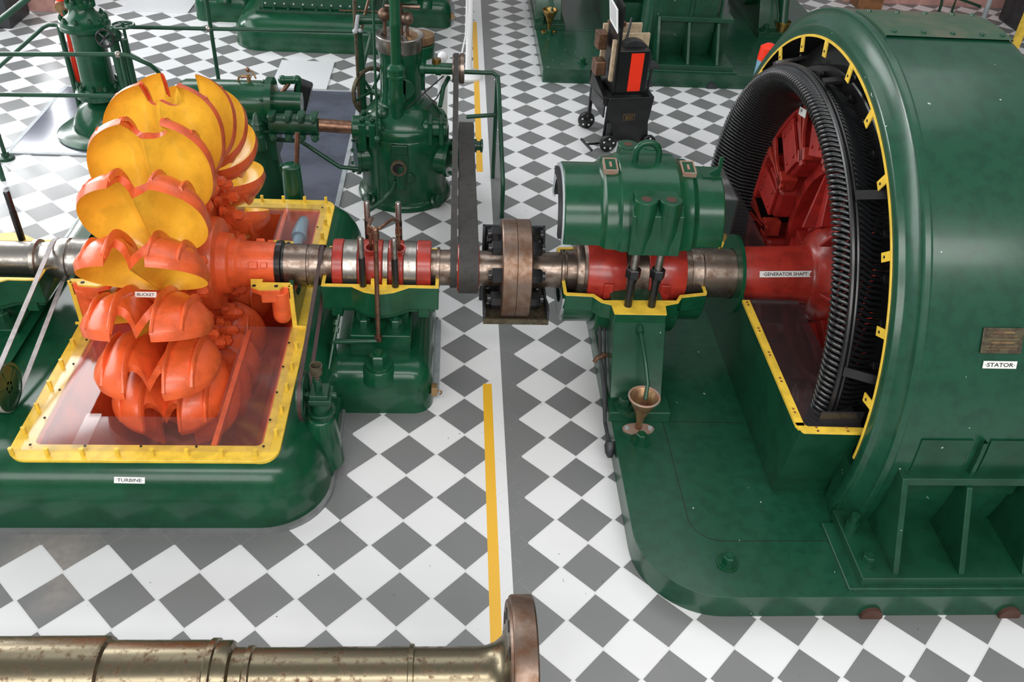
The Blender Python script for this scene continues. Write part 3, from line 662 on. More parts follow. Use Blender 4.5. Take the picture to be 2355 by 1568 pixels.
# lifted bearing cap
ZC = ZS+.35
cap = empty('upper_bearing_housing', (.9, YS, ZC), 'green upper half of a bearing, propped up above its red shells, with lifting eye', 'bearing cap')
mb = MB()
def half(prof, th=.04): mb.lathe(prof+[(x, r-th) for x, r in prof[::-1]]+[prof[0]], (0, YS, ZC), (1, 0, 0), 44, -92, 92)
half([(.478, .275), (.484, .282), (.655, .282), (.672, .290), (.690, .314), (.735, .318), (.752, .326), (.765, .337), (1.055, .337), (1.07, .326), (1.085, .316), (1.135, .312), (1.152, .288), (1.165, .278), (1.300, .274), (1.306, .266)])
for sy in (-1, 1):
    for x in (.865, .990):
        mb.lathe([(-.012, 0), (-.012, .064), (.10, .066), (.20, .062), (.276, .056), (.276, 0)], (x, YS+sy*.305, ZC), (0, 0, 1), 28)
    mb.ext([V((.803, YS+sy*q, ZC+z)) for q, z in ((.20, -.012), (.368, -.012), (.366, .06), (.345, .20), (.30, .235), (.20, .235))], V((.258, 0, 0)))
    mb.obox((.9275, YS+sy*.22, ZC+.19), V((.11, 0, 0)), V((0, .07, 0)), V((0, 0, .08)))
mb.build('cap_body', GREEN, cap, bev=.016, seg=3)
for sy in (-1, 1):
    for x in (.865, .990):
        mb = MB(); mb.cyl((x, YS+sy*.305, ZC+.273), (x, YS+sy*.305, ZC+.2775), .026, n=18); mb.build('stud_hole', RUSTH, cap)
mb = MB(); mb.tube([V((.845, YS, ZC+.32))]+arc((.905, YS, ZC+.372), (1, 0, 0), (0, 0, 1), .060, 180, 0, 12)+[V((.965, YS, ZC+.32))], .017, 12); mb.build('lifting_eye', GREEN, cap)
for x, r in ((.713, .318), (1.115, .314)):
    th = 9; c = ax(th, r+.006, x, zc=ZC); u = ax(th, 1)-ax(th, 0); tg = V((1, 0, 0)).cross(u)
    mb = MB(); mb.obox(c, V((.034, 0, 0)), tg*.052, u*.010); pb = mb.build('inspection_cover', GREEN, cap, bev=.003)
    mb = MB()
    for s in (-1, 1): mb.obox(c+tg*.050*s, V((.035, 0, 0)), tg*.004, u*.013); mb.obox(c+V((s*.032, 0, 0)), V((.004, 0, 0)), tg*.052, u*.013)
    mb.obox(c+u*.01, V((.006, 0, 0)), tg*.02, u*.004); mb.build('brass_frame', RIM, pb)
mb = MB(); mb.lathe([(.470, .20), (.470, .276), (.479, .276), (.479, .20)], (0, YS, ZC), (1, 0, 0), 36, -92, 92); e = mb.build('end_ring', GREYL, cap)
mb = MB(); mb.lathe([(.452, .215), (.452, .258), (.470, .258), (.470, .215)], (0, YS, ZC), (1, 0, 0), 30, -30, 88); mb.build('felt_seal', BLKM, cap)
mb = MB(); mb.ext([V((1.225, YS-.02, ZC+.268)), V((1.30, YS-.02, ZC+.265)), V((1.30, YS-.02, ZC+.37)), V((1.282, YS-.02, ZC+.37)), V((1.282, YS-.02, ZC+.31))], V((0, .014, 0))); mb.box(1.20, 1.30, YS-.06, YS+.06, ZC+.262, ZC+.278); mb.build('small_bracket', GREEN, cap)

# ------------------------------------------------------------------ generator stator
YC, ZG = 1.85, .60
sta = empty('generator_stator', (2.15, YC, .14), 'huge green generator drum with a yellow rim round its open black face', 'generator stator')
def gl(prof, name, m, parent, a0=-104, a1=104, n=96, **k):
    mb = MB(); mb.lathe(prof, (0, YC, ZG), (1, 0, 0), n, a0, a1)
    return mb.build(name, m, parent, **k)
# lathe angle runs from +z towards -y
gl([(1.775, 1.336), (1.768, 1.338), (1.766, 1.378), (1.769, 1.386), (1.776, 1.390), (1.790, 1.391), (1.798, 1.396), (1.826, 1.440), (1.832, 1.452), (1.832, 1.466), (1.838, 1.472), (1.860, 1.474), (1.866, 1.470), (1.872, 1.470), (1.88, 1.470), (2.46, 1.470), (2.468, 1.470), (2.475, 1.469), (2.492, 1.462), (2.54, 1.40), (2.555, 1.33), (2.555, 1.10)], 'drum_shell', GREENG, sta, -109, 109, 120, sharp=35)
gl([(1.77, 1.335), (1.80, 1.33), (2.50, 1.325), (2.50, 0.2)], 'drum_inside', BLKM, sta, -107, 107)
rimy = gl([(1.763, 1.326), (1.763, 1.338), (1.767, 1.339), (1.768, 1.326), (1.763, 1.326)], 'yellow_rim', YEL, sta, -100, 93)
for px, py in ((1750, 170), (1795, 118), (1847, 92), (1900, 105), (1957, 158), (2003, 265), (2037, 412), (2049, 588), (2037, 770), (2004, 933)):
    p = at(px, py, x=1.765); d = V((0, p.y-YC, p.z-ZG)).normalized(); tg = V((1, 0, 0)).cross(d); c = V((1.765, YC, ZG))+d*1.292
    mb = MB(); mb.obox(c, d*.042, tg*.021, V((.003, 0, 0))); tb = mb.build('fixing_tab', YEL, sta)
    mb = MB(); mb.cyl(c-V((.0045, 0, 0))-d*.015, c-V((.0025, 0, 0))-d*.015, .007, n=10); mb.build('tab_hole', BLKM, tb)
gl([(1.95, 1.04), (1.95, 1.325), (1.96, 1.325)], 'core_end_plate', BLKM, sta)
gl([(1.85, 1.02), (1.85, 1.185), (1.856, 1.192), (1.95, 1.192), (1.95, 1.02), (1.85, 1.02)], 'clamp_ring', BLACK, sta)
gl([(1.88, .995), (1.88, 1.03), (2.5, 1.03), (2.5, .995), (1.88, .995)], 'core_bore', BLACK, sta)
for k in range(20):
    th = -95+10*k; c = ax(th, 1.142, 1.85, YC, ZG); mb = MB(); mb.hexb(c, (-1, 0, 0), .019, .025, False); mb.build('core_bolt', BLACK, sta)
for th, r0, r1 in ((4, 1.165, 1.20), (39, 1.165, 1.24), (78, 1.165, 1.24), (-32, 1.165, 1.20)):
    a = ax(th, r0, 1.68); b = ax(th+1, r1, 1.86); u = (b-a)/2; n_ = (ax(th, 1)-ax(th, 0)).cross(V((1, 0, 0)))
    mb = MB(); mb.obox((a+b)/2, u, n_*.022, u.cross(n_).normalized()*.008); mb.cyl(b-u*.15, b-u*.15-V((.03, 0, 0)), .02, n=8); mb.build('winding_bracket', BLACK, sta)
# end winding: one coil, copied round
def coil_path(th):
    return [ax(th+dt, r, x, YS, ZS-.03) for x, r, dt in ((1.90, .982, -3.2), (1.78, 1.005, -2.6), (1.69, 1.04, -1.2), (1.635, 1.072, -.35), (1.612, 1.098, 0), (1.612, 1.124, .3), (1.632, 1.144, .8), (1.675, 1.152, 1.7), (1.73, 1.136, 3.1), (1.78, 1.108, 4.3), (1.87, 1.07, 5.0))]
mb = MB(); mb.tube([p-V((0, YS, ZS-.03)) for p in coil_path(0)], .0105, 7)
c0 = mb.build('coil', COIL, sta, sharp=80); c0.location = (0, YS, ZS-.03)
NC, near = 252, []
step = 360/NC
order = sorted(range(NC), key=lambda k: abs(((k*step-48+180) % 360)-180))
for i, k in enumerate(order[:100]):
    o = c0 if i == 0 else c0.copy()
    if i: COL.objects.link(o)
    o.rotation_euler = (R(k*step), 0, 0)
mb = MB()
for k in order[100:]: mb.tube(coil_path(k*step), .0105, 6)
o = mb.build('coil_row', COIL, sta, sharp=80); o['kind'] = 'stuff'
mb = MB(); mb.tube([ax(360*k/120, 1.164, 1.672, YS, ZS-.03) for k in range(120)], .013, 8, True); mb.tube([ax(360*k/120, 1.162, 1.695, YS, ZS-.03) for k in range(120)], .010, 8, True); mb.build('lashing_ring', BLACK, sta)
# top cover plate with bolts, rivets
gl([(1.88, 1.468), (1.88, 1.479), (2.485, 1.479), (2.485, 1.468)], 'top_cover_plate', DUSTY_SHEEN, sta, -9, 6.2, 10)
for th in (4.6, -7.4):
    for x in (1.93, 2.07, 2.21, 2.35, 2.45):
        c = ax(th, 1.479, x, YC, ZG); mb = MB(); mb.lathe([(0, .012), (.008, .011), (.012, 0)], c, c-ax(th, 0, x, YC, ZG), 10); mb.build('cover_bolt', GREENG, sta)
# foot: flange, gussets, back web
def make_foot(sy):
    Y = lambda v: v if sy > 0 else 2*YC-v
    mb = MB(); mb.ext([V((1.905, Y(.325), .555)), V((2.66, Y(.325), .555)), V((2.66, Y(.50), .555)), V((1.905, Y(.50), .555))], V((0, 0, .045)))
    for xa in (1.90, 2.205, 2.50):
        pl = [(.112, .205), (.315, .555), (.60, .555), (.60, .205)] if xa > 1.95 else [(.112, .205), (.325, .60), (.52, .61), (.54, .40), (.615, .14), (.112, .14)]
        mb.ext([V((xa, Y(y), z)) for y, z in pl], V((.028, 0, 0)))
    mb.box(1.775, 1.905, min(Y(.50), Y(.635)), max(Y(.50), Y(.635)), .13, .46)
    mb.box(1.905, 2.66, min(Y(.47), Y(.49)), max(Y(.47), Y(.49)), .2, .56)
    mb.box(1.755, 2.68, min(Y(.095), Y(.50)), max(Y(.095), Y(.50)), .155, .205)
    ft = mb.build('foot', GREEN2, sta, bev=.005)
    for x in (1.955, 2.185, 2.275):
        mb = MB(); mb.hexb((x, Y(.40), .598), (0, 0, 1), .018, .02); mb.build('flange_bolt', GREEN2, ft)
    mb = MB(); mb.cyl((1.80, Y(.38), .2), (1.80, Y(.38), .25), .03, n=14); mb.cyl((1.80, Y(.38), .25), (1.80, Y(.38), .30), .02, n=10); mb.build('foot_stud', GREEN2, ft)
    mb = MB(); mb.hexb((1.81, Y(.19), .204), (0, 0, 1), .028, .036); mb.build('foot_bolt', GREEN2, ft)
    mb = MB()
    for xa in (2.215, 2.52):
        for i in range(6): pass
        mb.lathe([(xa, 1.465), (xa, 1.50), (xa+.02, 1.50), (xa+.02, 1.465)], (0, YC, ZG), (1, 0, 0), 8, 83 if sy > 0 else -101, 101 if sy > 0 else -83)
    for xa, xb in ((1.95, 2.18), (2.26, 2.49)):
        mb.lathe([(xa, 1.468), (xa, 1.478), (xb, 1.478), (xb, 1.468)], (0, YC, ZG), (1, 0, 0), 8, 83 if sy > 0 else -96, 96 if sy > 0 else -83)
    mb.build('drum_rib', GREEN2, sta, bev=.003)
make_foot(1); make_foot(-1)
# name plate and label on the drum
def drum(px, py, r=1.474):
    d = RT*((px-W/2)/F)-UP*((py-H/2)/F)+FW; dy, dz = d.y, d.z; oy, oz = CAM.y-YC, CAM.z-ZG
    a = dy*dy+dz*dz; b = 2*(oy*dy+oz*dz); c = oy*oy+oz*oz-r*r; t = (-b-math.sqrt(b*b-4*a*c))/2/a
    p = CAM+d*t; n_ = V((0, p.y-YC, p.z-ZG)).normalized(); return p, n_
p, n_ = drum(2298, 838); up = n_.cross(V((1, 0, 0)))
label_plate(sta, '·STATOR·', p+n_*.004, (1, 0, 0), up, .145, .032)
p, n_ = drum(2304, 783); up = n_.cross(V((1, 0, 0)))
mb = MB(); mb.obox(p+n_*.003, V((.088, 0, 0)), up*.055, n_*.004); npl = mb.build('name_plate', DARKBR, sta, bev=.003)
mb = MB()
for i, (w_, hh) in enumerate(((.045, .010), (.06, .003), (.07, .003), (.05, .008), (.07, .003), (.065, .003))):
    mb.obox(p+n_*.0075+up*(.036-.0145*i), V((w_, 0, 0)), up*hh*.4, n_*.001)
mb.build('raised_lettering', BRASSD, npl)
# lower end shield with its yellow cut edge
SX = 1.50
mb = MB(); hole = [(YS+.19*cos(R(a)), ZS+.19*sin(R(a))) for a in range(180, 361, 12)]
pl = [(.575, .645), (YS-.19, .645)]+hole[1:-1]+[(YS+.19, .645), (2*YS-.575, .645), (2*YS-.675, .14), (.675, .14)]
mb.ext([V((SX+.018*(.645-z)/.5*1.0, y, z)) for y, z in pl], V((.012, 0, 0)))
for sy in (1, -1):
    Y = lambda v: v if sy > 0 else 2*YS-v
    mb.grid([[V((1.50, Y(.572), .645)), V((1.80, Y(.566), .645))], [V((1.52, Y(.675), .14)), V((1.80, Y(.675), .14))], [V((1.53, Y(.69), .14)), V((1.80, Y(.69), .14))], [V((1.51, Y(.585), .645)), V((1.80, Y(.58), .645))]])
    mb.tube([(1.80, Y(.655), .14), (1.88, Y(.61), .14)], .03, 8)
mb.build('end_shield', GREEN2, sta)
for sy in (1, -1):
    mb = MB()
    Y = lambda v: v if sy > 0 else 2*YS-v
    a, b = (.60, 1.585) if sy > 0 else (2.12, 2.28)
    mb.box(1.490, 1.530, a, b, .640, .655)
    pts = [(1.490, Y(.62)), (1.497, Y(.585)), (1.52, Y(.562)), (1.80, Y(.556)), (1.80, Y(.590)), (1.545, Y(.596)), (1.532, Y(.605)), (1.530, Y(.62))]
    if sy > 0: mb.ext([V((x, y, .640)) for x, y in pts], V((0, 0, .015)))
    ye_ = mb.build('shield_cut_edge', YEL, sta); ye = ye_ if sy > 0 else ye
for x, y in ((1.51, 1.55), (1.51, 1.32), (1.51, 1.12), (1.51, .92), (1.51, .70), (1.58, .577), (1.72, .577)):
    mb = MB(); mb.cyl((x, y-.012, .655), (x, y-.012, .658), .006, n=8).cyl((x, y+.012, .655), (x, y+.012, .658), .006, n=8); mb.build('screw_hole', WOOD, ye)
for bx in ((1.53, 1.80, .60, 1.60, .645, .650), (1.525, 1.535, 2.11, 2.5, .655, .98), (1.54, 1.78, 2.11, 3.0, .645, .65), (1.60, 1.80, .62, .626, .651, .72)):
    mb = MB(); mb.box(*bx); mb.build('smoked_cover', ACRYD, sta)
mb = MB(); mb.lathe([(1.488, .142), (1.488, .222), (1.508, .222), (1.508, .142), (1.488, .142)], (0, YS, ZS), (1, 0, 0), 48); mb.build('shaft_seal_ring', GREEN, sta)

# far generator: same stator, no windings, no cut-outs
sta2 = dup(sta, (0, 6.14, 0), None, ('coil', 'coil_row', 'lashing_ring', 'winding_bracket', 'yellow_rim', 'fixing_tab', 'core_bolt', 'name_label', 'smoked_cover', 'name_plate', 'shield_cut_edge'))
sta2['label'] = 'feet and lower frame of the green generator at the back, behind the black trolley'

# ------------------------------------------------------------------ generator rotor
rot = empty('generator_rotor', (2.0, YS, ZS), 'red generator rotor with spokes and poles inside the black stator', 'generator rotor')
mb = MB(); mb.lathe([(1.515, 0), (1.515, .150), (1.53, .153), (1.80, .163), (1.90, .168), (1.915, .175), (1.93, .20), (1.96, .25), (1.985, .268), (2.0, .275), (2.05, .28), (2.06, .33), (2.40, .33), (2.40, 0)], (0, YS, ZS), (1, 0, 0), 56); gs = mb.build('generator_shaft', RED, rot)
th = 55.5; c = ax(th, .1615, 1.745); u = ax(th, 1)-ax(th, 0)
label_plate(gs, '·GENERATOR SHAFT·', c+u*.004, (1, .02, .02), u.cross(V((1, 0, 0))), .292, .034)
sh2 = sx_lathe([(.185, 0), (.345, 0), (.345, .12), (.375, .103), (.40, .099), (.515, .099), (.52, .108), (.532, .108), (.536, .100), (.545, .100), (.548, .112), (.60, .112), (.60, .099), (1.245, .099), (1.25, .135), (1.30, .138), (1.305, .134), (1.31, .138), (1.515, .138), (1.515, 0)], 'bare_shaft', STEEL, rot, 56)
mb = MB(); mb.lathe([(2.02, .58), (2.02, .645), (2.42, .645), (2.42, .58), (2.02, .58)], (0, YS, ZS), (1, 0, 0), 72); mb.lathe([(2.12, .25), (2.12, .60), (2.15, .60), (2.15, .25)], (0, YS, ZS), (1, 0, 0), 72); mb.build('spider_rim', RED2, rot)
NPOL = 12
for k in range(6):
    th = 60*k+20; u = ax(th, 1)-ax(th, 0); tg = V((1, 0, 0)).cross(u); o = V((0, YS, ZS))
    mb = MB(); mb.ext([o+V((1.97, 0, 0))+u*.26+tg*.10, o+V((2.06, 0, 0))+u*.585+tg*.06, o+V((2.06, 0, 0))+u*.585-tg*.06, o+V((1.97, 0, 0))+u*.26-tg*.10], V((.10, 0, 0)))
    mb.ext([o+V((1.90, 0, 0))+u*.27+tg*.012, o+V((2.04, 0, 0))+u*.585+tg*.012, o+V((2.2, 0, 0))+u*.585+tg*.012, o+V((2.2, 0, 0))+u*.27+tg*.012], -tg*.024)
    mb.build('spoke', RED2, rot, bev=.008)
for k in range(NPOL):
    th = 30*k+8; u = ax(th, 1)-ax(th, 0); tg = V((1, 0, 0)).cross(u); o = V((0, YS, ZS))
    mb = MB(); mb.obox(o+V((2.15, 0, 0))+u*.79, V((.24, 0, 0)), tg*.105, u*.15); pol = mb.build('pole', RED2, rot, bev=.035, seg=3)
    mb = MB(); mb.obox(o+V((2.15, 0, 0))+u*.955, V((.27, 0, 0)), tg*.165, u*.022); mb.build('pole_shoe', RED2, pol, bev=.01)
    mb = MB(); mb.obox(o+V((1.90, 0, 0))+u*.80, V((.010, 0, 0)), tg*.09, u*.14)
    for q in (-.05, .05):
        for w_ in (-.09, .09): mb.cyl(o+V((1.89, 0, 0))+u*(.80+w_)+tg*q, o+V((1.882, 0, 0))+u*(.80+w_)+tg*q, .012, n=8)
    mb.build('pole_plate', RED2, pol, bev=.004)
    th2 = th+15; u = ax(th2, 1)-ax(th2, 0); tg = V((1, 0, 0)).cross(u)
    mb = MB()
    for s in (-1, 1): mb.ext([o+V((1.88, 0, 0))+u*.62+tg*s*.02, o+V((1.88, 0, 0))+u*.80+tg*s*.018, o+V((1.88, 0, 0))+u*.98+tg*s*.085, o+V((1.88, 0, 0))+u*.98+tg*s*.022, o+V((1.88, 0, 0))+u*.62+tg*s*.0], V((.02, 0, 0)))
    mb.obox(o+V((1.93, 0, 0))+u*.68, V((.05, 0, 0)), tg*.05, u*.035)
    mb.build('pole_wedge', RED, rot, bev=.003)
p = at(1846, 258, x=1.872); mb = MB(); mb.obox(p, V((.002, 0, 0)), V((0, -.05, .01)), V((0, .003, .022))); lb = mb.build('name_label', LABEL, rot); lb['label'] = 'white plastic label mostly hidden behind the coils'
text('·P', p+V((-.0024, .018, 0)), (0, -1, .1), (0, .1, 1), .03, .022, lb)

# ------------------------------------------------------------------ governor behind the bearing
gov = empty('governor', (GX, GY, 0), 'tall green turbine governor with steel ring, fly balls and brass-rimmed port', 'governor')
def vl(prof, x, y, name, m, parent, n=40, **k): mb = MB(); mb.lathe(prof, (x, y, 0), (0, 0, 1), n); return mb.build(name, m, parent, **k)
tank = vl([(0, 0), (0, .352), (.02, .355), (.045, .345), (.06, .322), (.10, .316), (.25, .325), (.45, .336), (.54, .335), (.55, .328), (.57, .330), (.60, .325), (.625, .312), (.632, .300), (.628, .288), (.66, .27), (.72, .215), (.745, .17), (.75, 0)], GX, GY, 'tank', GREEN, gov, 56)
vl([(.74, .0), (.74, .160), (.80, .150), (1.06, .148), (1.08, .155), (1.12, .158), (1.14, 0)], GX-.01, GY, 'neck', GREEN, gov)
vl([(1.115, 0), (1.115, .160), (1.13, .168), (1.215, .168), (1.22, .160), (1.21, .13), (1.19, .12), (1.19, 0)], GX-.015, GY, 'steel_ring', STEELB, gov, 48)
mb = MB(); mb.cyl((GX+.12, GY+.06, .98), (GX+.12, GY+.06, 1.14), .10, .11, 24); mb.box(GX+.02, GX+.16, GY-.02, GY+.14, .82, .98); mb.build('side_housing', GREEN, gov, bev=.01)
mb = MB(); mb.lathe([(1.12, .07), (1.15, .105), (1.20, .105), (1.21, .08), (1.21, 0)], (GX+.12, GY+.06, 0), (0, 0, 1), 24); mb.build('brass_cap', BRASSD, gov)
for px, py, yy in ((884, 33, 3.95), (936, 42, 3.93)):
    c = at(px, py, y=yy); mb = MB(); mb.sph(c, .046, 12); mb.cyl(c, c-V((0, 0, .14)), .012, n=8); mb.build('fly_ball', FLNG, gov)
mb = MB(); a = at(920, 60, y=3.93); mb.cyl((a.x, 3.93, 1.2), (a.x, 3.93, 1.75), .022, n=12); mb.cyl((a.x-.10, 3.93, 1.40), (a.x+.14, 3.93, 1.40), .016, n=8); mb.build('spindle', FLNG, gov)
mb = MB(); mb.cyl((a.x, 3.93, 1.46), (a.x, 3.93, 1.60), .13, .16, 24); mb.build('head_casing', GREEN, gov, bev=.01)
# front column and its foot
cx = -.485; cy = 3.72
vl([(.62, 0), (.62, .052), (.76, .048), (.79, .062), (.86, .064), (.88, .052), (.98, .054), (.985, .066), (1.0, .066), (1.005, .060), (1.03, .060), (1.035, .066), (1.05, .066), (1.07, .050), (1.08, .036), (1.32, .036), (1.33, .040), (1.36, .040), (1.37, .036), (1.75, .036), (1.75, 0)], cx, cy, 'column', GREEN, gov, 28)
mb = MB(); mb.cyl((cx+.05, cy+.03, .90), (cx+.05, cy-.02, .90), .075, n=24); mb.box(cx-.05, cx+.07, cy-.02, cy+.15, .82, .98); mb.sph((cx-.10, cy+.02, .70), .05, 8); mb.build('column_bracket', GREEN2, gov, bev=.008)
# upper belt shaft
mb = MB(); mb.cyl((-.40, 3.9, .985), (-.10, 3.9, .985), .040, n=20); mb.cyl((-.34, 3.9, .985), (-.30, 3.9, .985), .055, n=20); mb.cyl((-.22, 3.9, .985), (-.18, 3.9, .985), .048, n=20); mb.build('pulley_shaft_housing', GREEN, gov)
mb = MB(); mb.box(-.30, -.245, 3.88, 3.92, 1.02, 1.05); mb.build('grease_cap', GREYL, gov); mb = MB(); mb.cyl((-.21, 3.9, 1.02), (-.21, 3.9, 1.055), .03, n=14); mb.build('brass_oil_cap', BRASS, gov)
mb = MB(); mb.lathe([(-.10, 0), (-.10, .098), (-.05, .098), (-.045, .106), (-.018, .106), (-.014, .09), (-.014, 0)], (0, 3.9, .99), (1, 0, 0), 40); mb.build('upper_pulley', STEEL, gov)
mb = MB(); mb.lathe([(-.16, 0), (-.16, .05), (-.05, .045), (-.05, .163), (.066, .163), (.066, .05), (.09, .05), (.09, .035), (.115, .035), (.12, .05), (.135, .05), (.14, 0)], (0, 3.9, .40), (1, 0, 0), 40); mb.build('lower_pulley', GREEN2, gov)
# port and square panel on the front
mb = MB(); mb.box(-.53, -.405, 3.565, 3.62, .34, .545); mb.box(-.525, -.41, 3.555, 3.6, .475, .545); mb.cyl((-.455, 3.60, .37), (-.46, 3.55, .20), .05, .035, 16); mb.cyl((-.40, 3.60, .28), (-.40, 3.57, .28), .04, n=16); mb.build('front_panel', GREEN2, gov, bev=.006)
c = at(917, 385, y=3.56); mb = MB(); mb.lathe([(0, .040), (0, .060), (.03, .058), (.03, .040), (0, .040)], c, (0, -1, .1), 32); mb.build('port_rim', DARKBR, gov)
mb = MB(); mb.cyl(c+V((0, .01, 0)), c-V((0, .004, 0)), .041, n=24); mb.build('port_hole', BLKM, gov)
# side covers
for s in (-1, 1):
    mb = MB(); mb.lathe([(.20, .13), (.33, .125), (.335, .14), (.36, .14), (.365, 0)], (GX, GY-.06, .36), (s, -.25, 0), 28)
    for k in range(8):
        mb.hexb(V((GX, GY-.06, .36))+V((s, -.25, 0)).normalized()*.36+V((0, .12*cos(k*pi/4), .12*sin(k*pi/4))), (s, -.25, 0), .014, .016, False)
    mb.build('side_cover', GREEN, gov)
    mb = MB(); mb.lathe([(0, .05), (.02, .05), (.03, .035), (.07, .035), (.08, 0)], (GX+s*.24, GY-.24, .045), (s*.5, -.6, .6), 14); mb.build('foot_lug', GREEN2, gov)
# lever shaft boss and bosses at tank shoulder
ly, lz = 3.66, .625
mb = MB(); mb.lathe([(-.80, .0), (-.80, .085), (-.74, .085), (-.735, .07), (-.60, .07), (-.56, 0)], (0, ly, lz), (1, 0, 0), 28); mb.box(-.755, -.70, ly-.08, ly+.08, lz-.14, lz+.06); mb.box(-.68, -.63, ly-.08, ly+.08, lz-.12, lz+.06)
mb.build('lever_shaft_boss', GREEN, gov, bev=.008)
mb = MB(); mb.lathe([(-.34, 0), (-.30, .065), (-.135, .065), (-.13, 0)], (0, ly+.05, lz), (1, 0, 0), 28); mb.box(-.27, -.235, ly-.03, ly+.12, lz-.11, lz+.07); mb.box(-.19, -.155, ly-.02, ly+.12, lz-.11, lz+.07); mb.build('lever_shaft_boss', GREEN, gov, bev=.008)
for x, y, z in ((-.725, ly-.02, lz+.055), (-.655, ly-.02, lz+.055), (-.73, 3.8, .66), (-.69, 3.72, .66), (-.22, 3.72, .66)):
    mb = MB(); mb.hexb((x, y, z), (-.1, -.4, 1), .020, .03); mb.build('hex_bolt', GREEN2, gov)
mb = MB(); a = at(844, 0, y=3.62); b_ = at(845, 90, y=3.62); mb.tube([at(858, 0, y=3.6), at(863, 175, y=3.6), at(866, 240, y=3.55), at(868, 315, y=3.54), at(872, 470, y=3.53)], .009, 8); mb.sph(at(868, 320, y=3.53), .026, 8); mb.build('front_rod', GREEN2, gov)
# left linkage
mb = MB(); mb.tube([at(815, 0, y=3.95), at(817, 62, y=3.95), at(818, 75, y=3.95)], .014, 8); mb.tube([at(818, 72, y=3.93), at(826, 235, y=3.93), at(828, 258, y=3.93)], .012, 8); mb.build('long_rod', DARKBR, gov)
mb = MB(); mb.tube([at(824, 62, y=4.0), at(830, 130, y=4.0), at(836, 260, y=4.0)], .026, 10); mb.cyl(at(826, 45, y=4.0), at(880, 45, y=4.0), .035, n=16); mb.build('rocker_post', GREEN2, gov)
mb = MB(); mb.tube([at(823, 35, y=3.9), at(818, 75, y=3.9)], .013, 8); mb.sph(at(816, 72, y=3.9), .018, 6); mb.sph(at(828, 70, y=3.9), .016, 6); mb.build('link_arm', GREYL, gov)
mb = MB(); mb.tube([at(848, 0, y=4.0), at(836, 45, y=4.0), at(824, 105, y=4.0)], .010, 8); mb.sph(at(823, 105, y=4.0), .022, 8); mb.tube([at(780, 24, y=4.0), at(885, 27, y=4.0)], .005, 6); mb.build('copper_rod', COPPER, gov)
mb = MB(); nrm = V((.70, -.70, .1)).normalized(); u = (V((0, 0, 1))-nrm*nrm.z).normalized(); w_ = nrm.cross(u); hc = at(854, 210, y=4.0)
mb.tube([hc+(u*cos(2*pi*k/40)+w_*sin(2*pi*k/40))*.165 for k in range(40)], .016, 10, True); hw = mb.build('handwheel_rim', DARKBR, gov)
mb = MB()
for k in range(5): a = 2*pi*k/5+.5; mb.tube([hc, hc+(u*cos(a)+w_*sin(a))*.16], .011, 8)
mb.cyl(hc-nrm*.04, hc+nrm*.15, .022, n=12); mb.build('handwheel_spokes', GREEN2, gov)
mb = MB(); mb.tube([at(982, 250, y=3.7), at(1005, 225, y=3.75), at(1028, 180, y=3.86)], .0045, 6); mb.tube([at(935, 250, y=3.7), at(985, 205, y=3.75), at(1020, 175, y=3.88)], .005, 6); mb.tube([at(975, 190, y=3.8), at(978, 215, y=3.8), at(1005, 240, y=3.8)], .004, 6); mb.build('oil_tubing', BLKM, gov)
mb = MB(); mb.tube([at(910, 415, y=3.56), at(900, 440, y=3.54), at(880, 462, y=3.5), at(858, 478, y=3.46), at(845, 486, y=3.44)], .015, 8); mb.build('bent_pipe', GREEN2, gov); mb = MB(); mb.tube([at(1012, 245, y=3.7), at(1020, 200, y=3.8), at(1032, 178, y=3.9)], .016, 8); mb.build('bent_pipe', GREEN2, gov)

# ------------------------------------------------------------------ nozzle gear behind the wheel
noz = empty('nozzle_gear', (-1.45, 3.7, 0), 'green nozzle cylinder and clamped lever shaft behind the orange wheel', 'nozzle gear')
ny, nz = 3.78, .74
mb = MB(); mb.lathe([(-2.05, 0), (-2.02, .11), (-1.95, .145), (-1.40, .15), (-1.395, .175), (-1.35, .175), (-1.345, .08), (-1.16, .078), (-1.155, 0)], (0, ny, nz), (1, 0, 0), 40); mb.build('nozzle_cylinder', GREEN, noz)
mb = MB(); mb.lathe([(0, .20), (.06, .19), (.10, .17), (.45, .12), (.66, .11), (.66, 0)], (-1.48, ny-.06, .02), (0, 0, 1), 28); mb.box(-1.62, -1.34, ny-.16, ny+.1, .36, .60); mb.build('nozzle_pedestal', GREEN2, noz, bev=.02)
for k in range(6):
    a = k*pi/3; mb = MB(); mb.hexb((-1.395, ny+.15*sin(a), nz+.15*cos(a)), (-1, 0, 0), .018, .022, False); mb.build('flange_bolt', GREEN2, noz)
sy_, sz_ = 3.60, .665
mb = MB(); mb.lathe([(-1.365, .06), (-1.36, .072), (-1.03, .072), (-1.025, .06), (-1.025, 0)], (0, sy_, sz_), (1, 0, 0), 28)
for x in (-1.34, -1.23, -1.14, -1.05):
    for s in (-1, 1): mb.obox((x, sy_-.02, sz_+s*.070), V((.028, 0, 0)), V((0, .055, 0)), V((0, 0, .022)))
clamp = mb.build('clamp_sleeve', GREEN2, noz, bev=.012)
for x in (-1.34, -1.23, -1.14, -1.05):
    for s in (-1, 1): mb = MB(); mb.lathe([(0, .026), (.012, .024), (.02, .014), (.02, 0)], (x, sy_-.075, sz_+s*.070), (0, -1, .3), 12); mb.build('clamp_bolt', GREEN2, clamp)
mb = MB(); mb.cyl((-1.03, sy_, sz_), (-.79, sy_+.04, sz_-.03), .046, n=20); mb.build('bronze_shaft', COPPER, noz)
mb = MB(); mb.lathe([(0, .05), (.10, .045), (.11, .03), (.14, .03), (.15, .042), (.18, .03), (.19, .045), (.22, .028), (.25, .02), (.27, 0)], (-1.43, 3.5, .52), (0, 0, 1), 16); mb.build('oiler', GREEN2, noz)
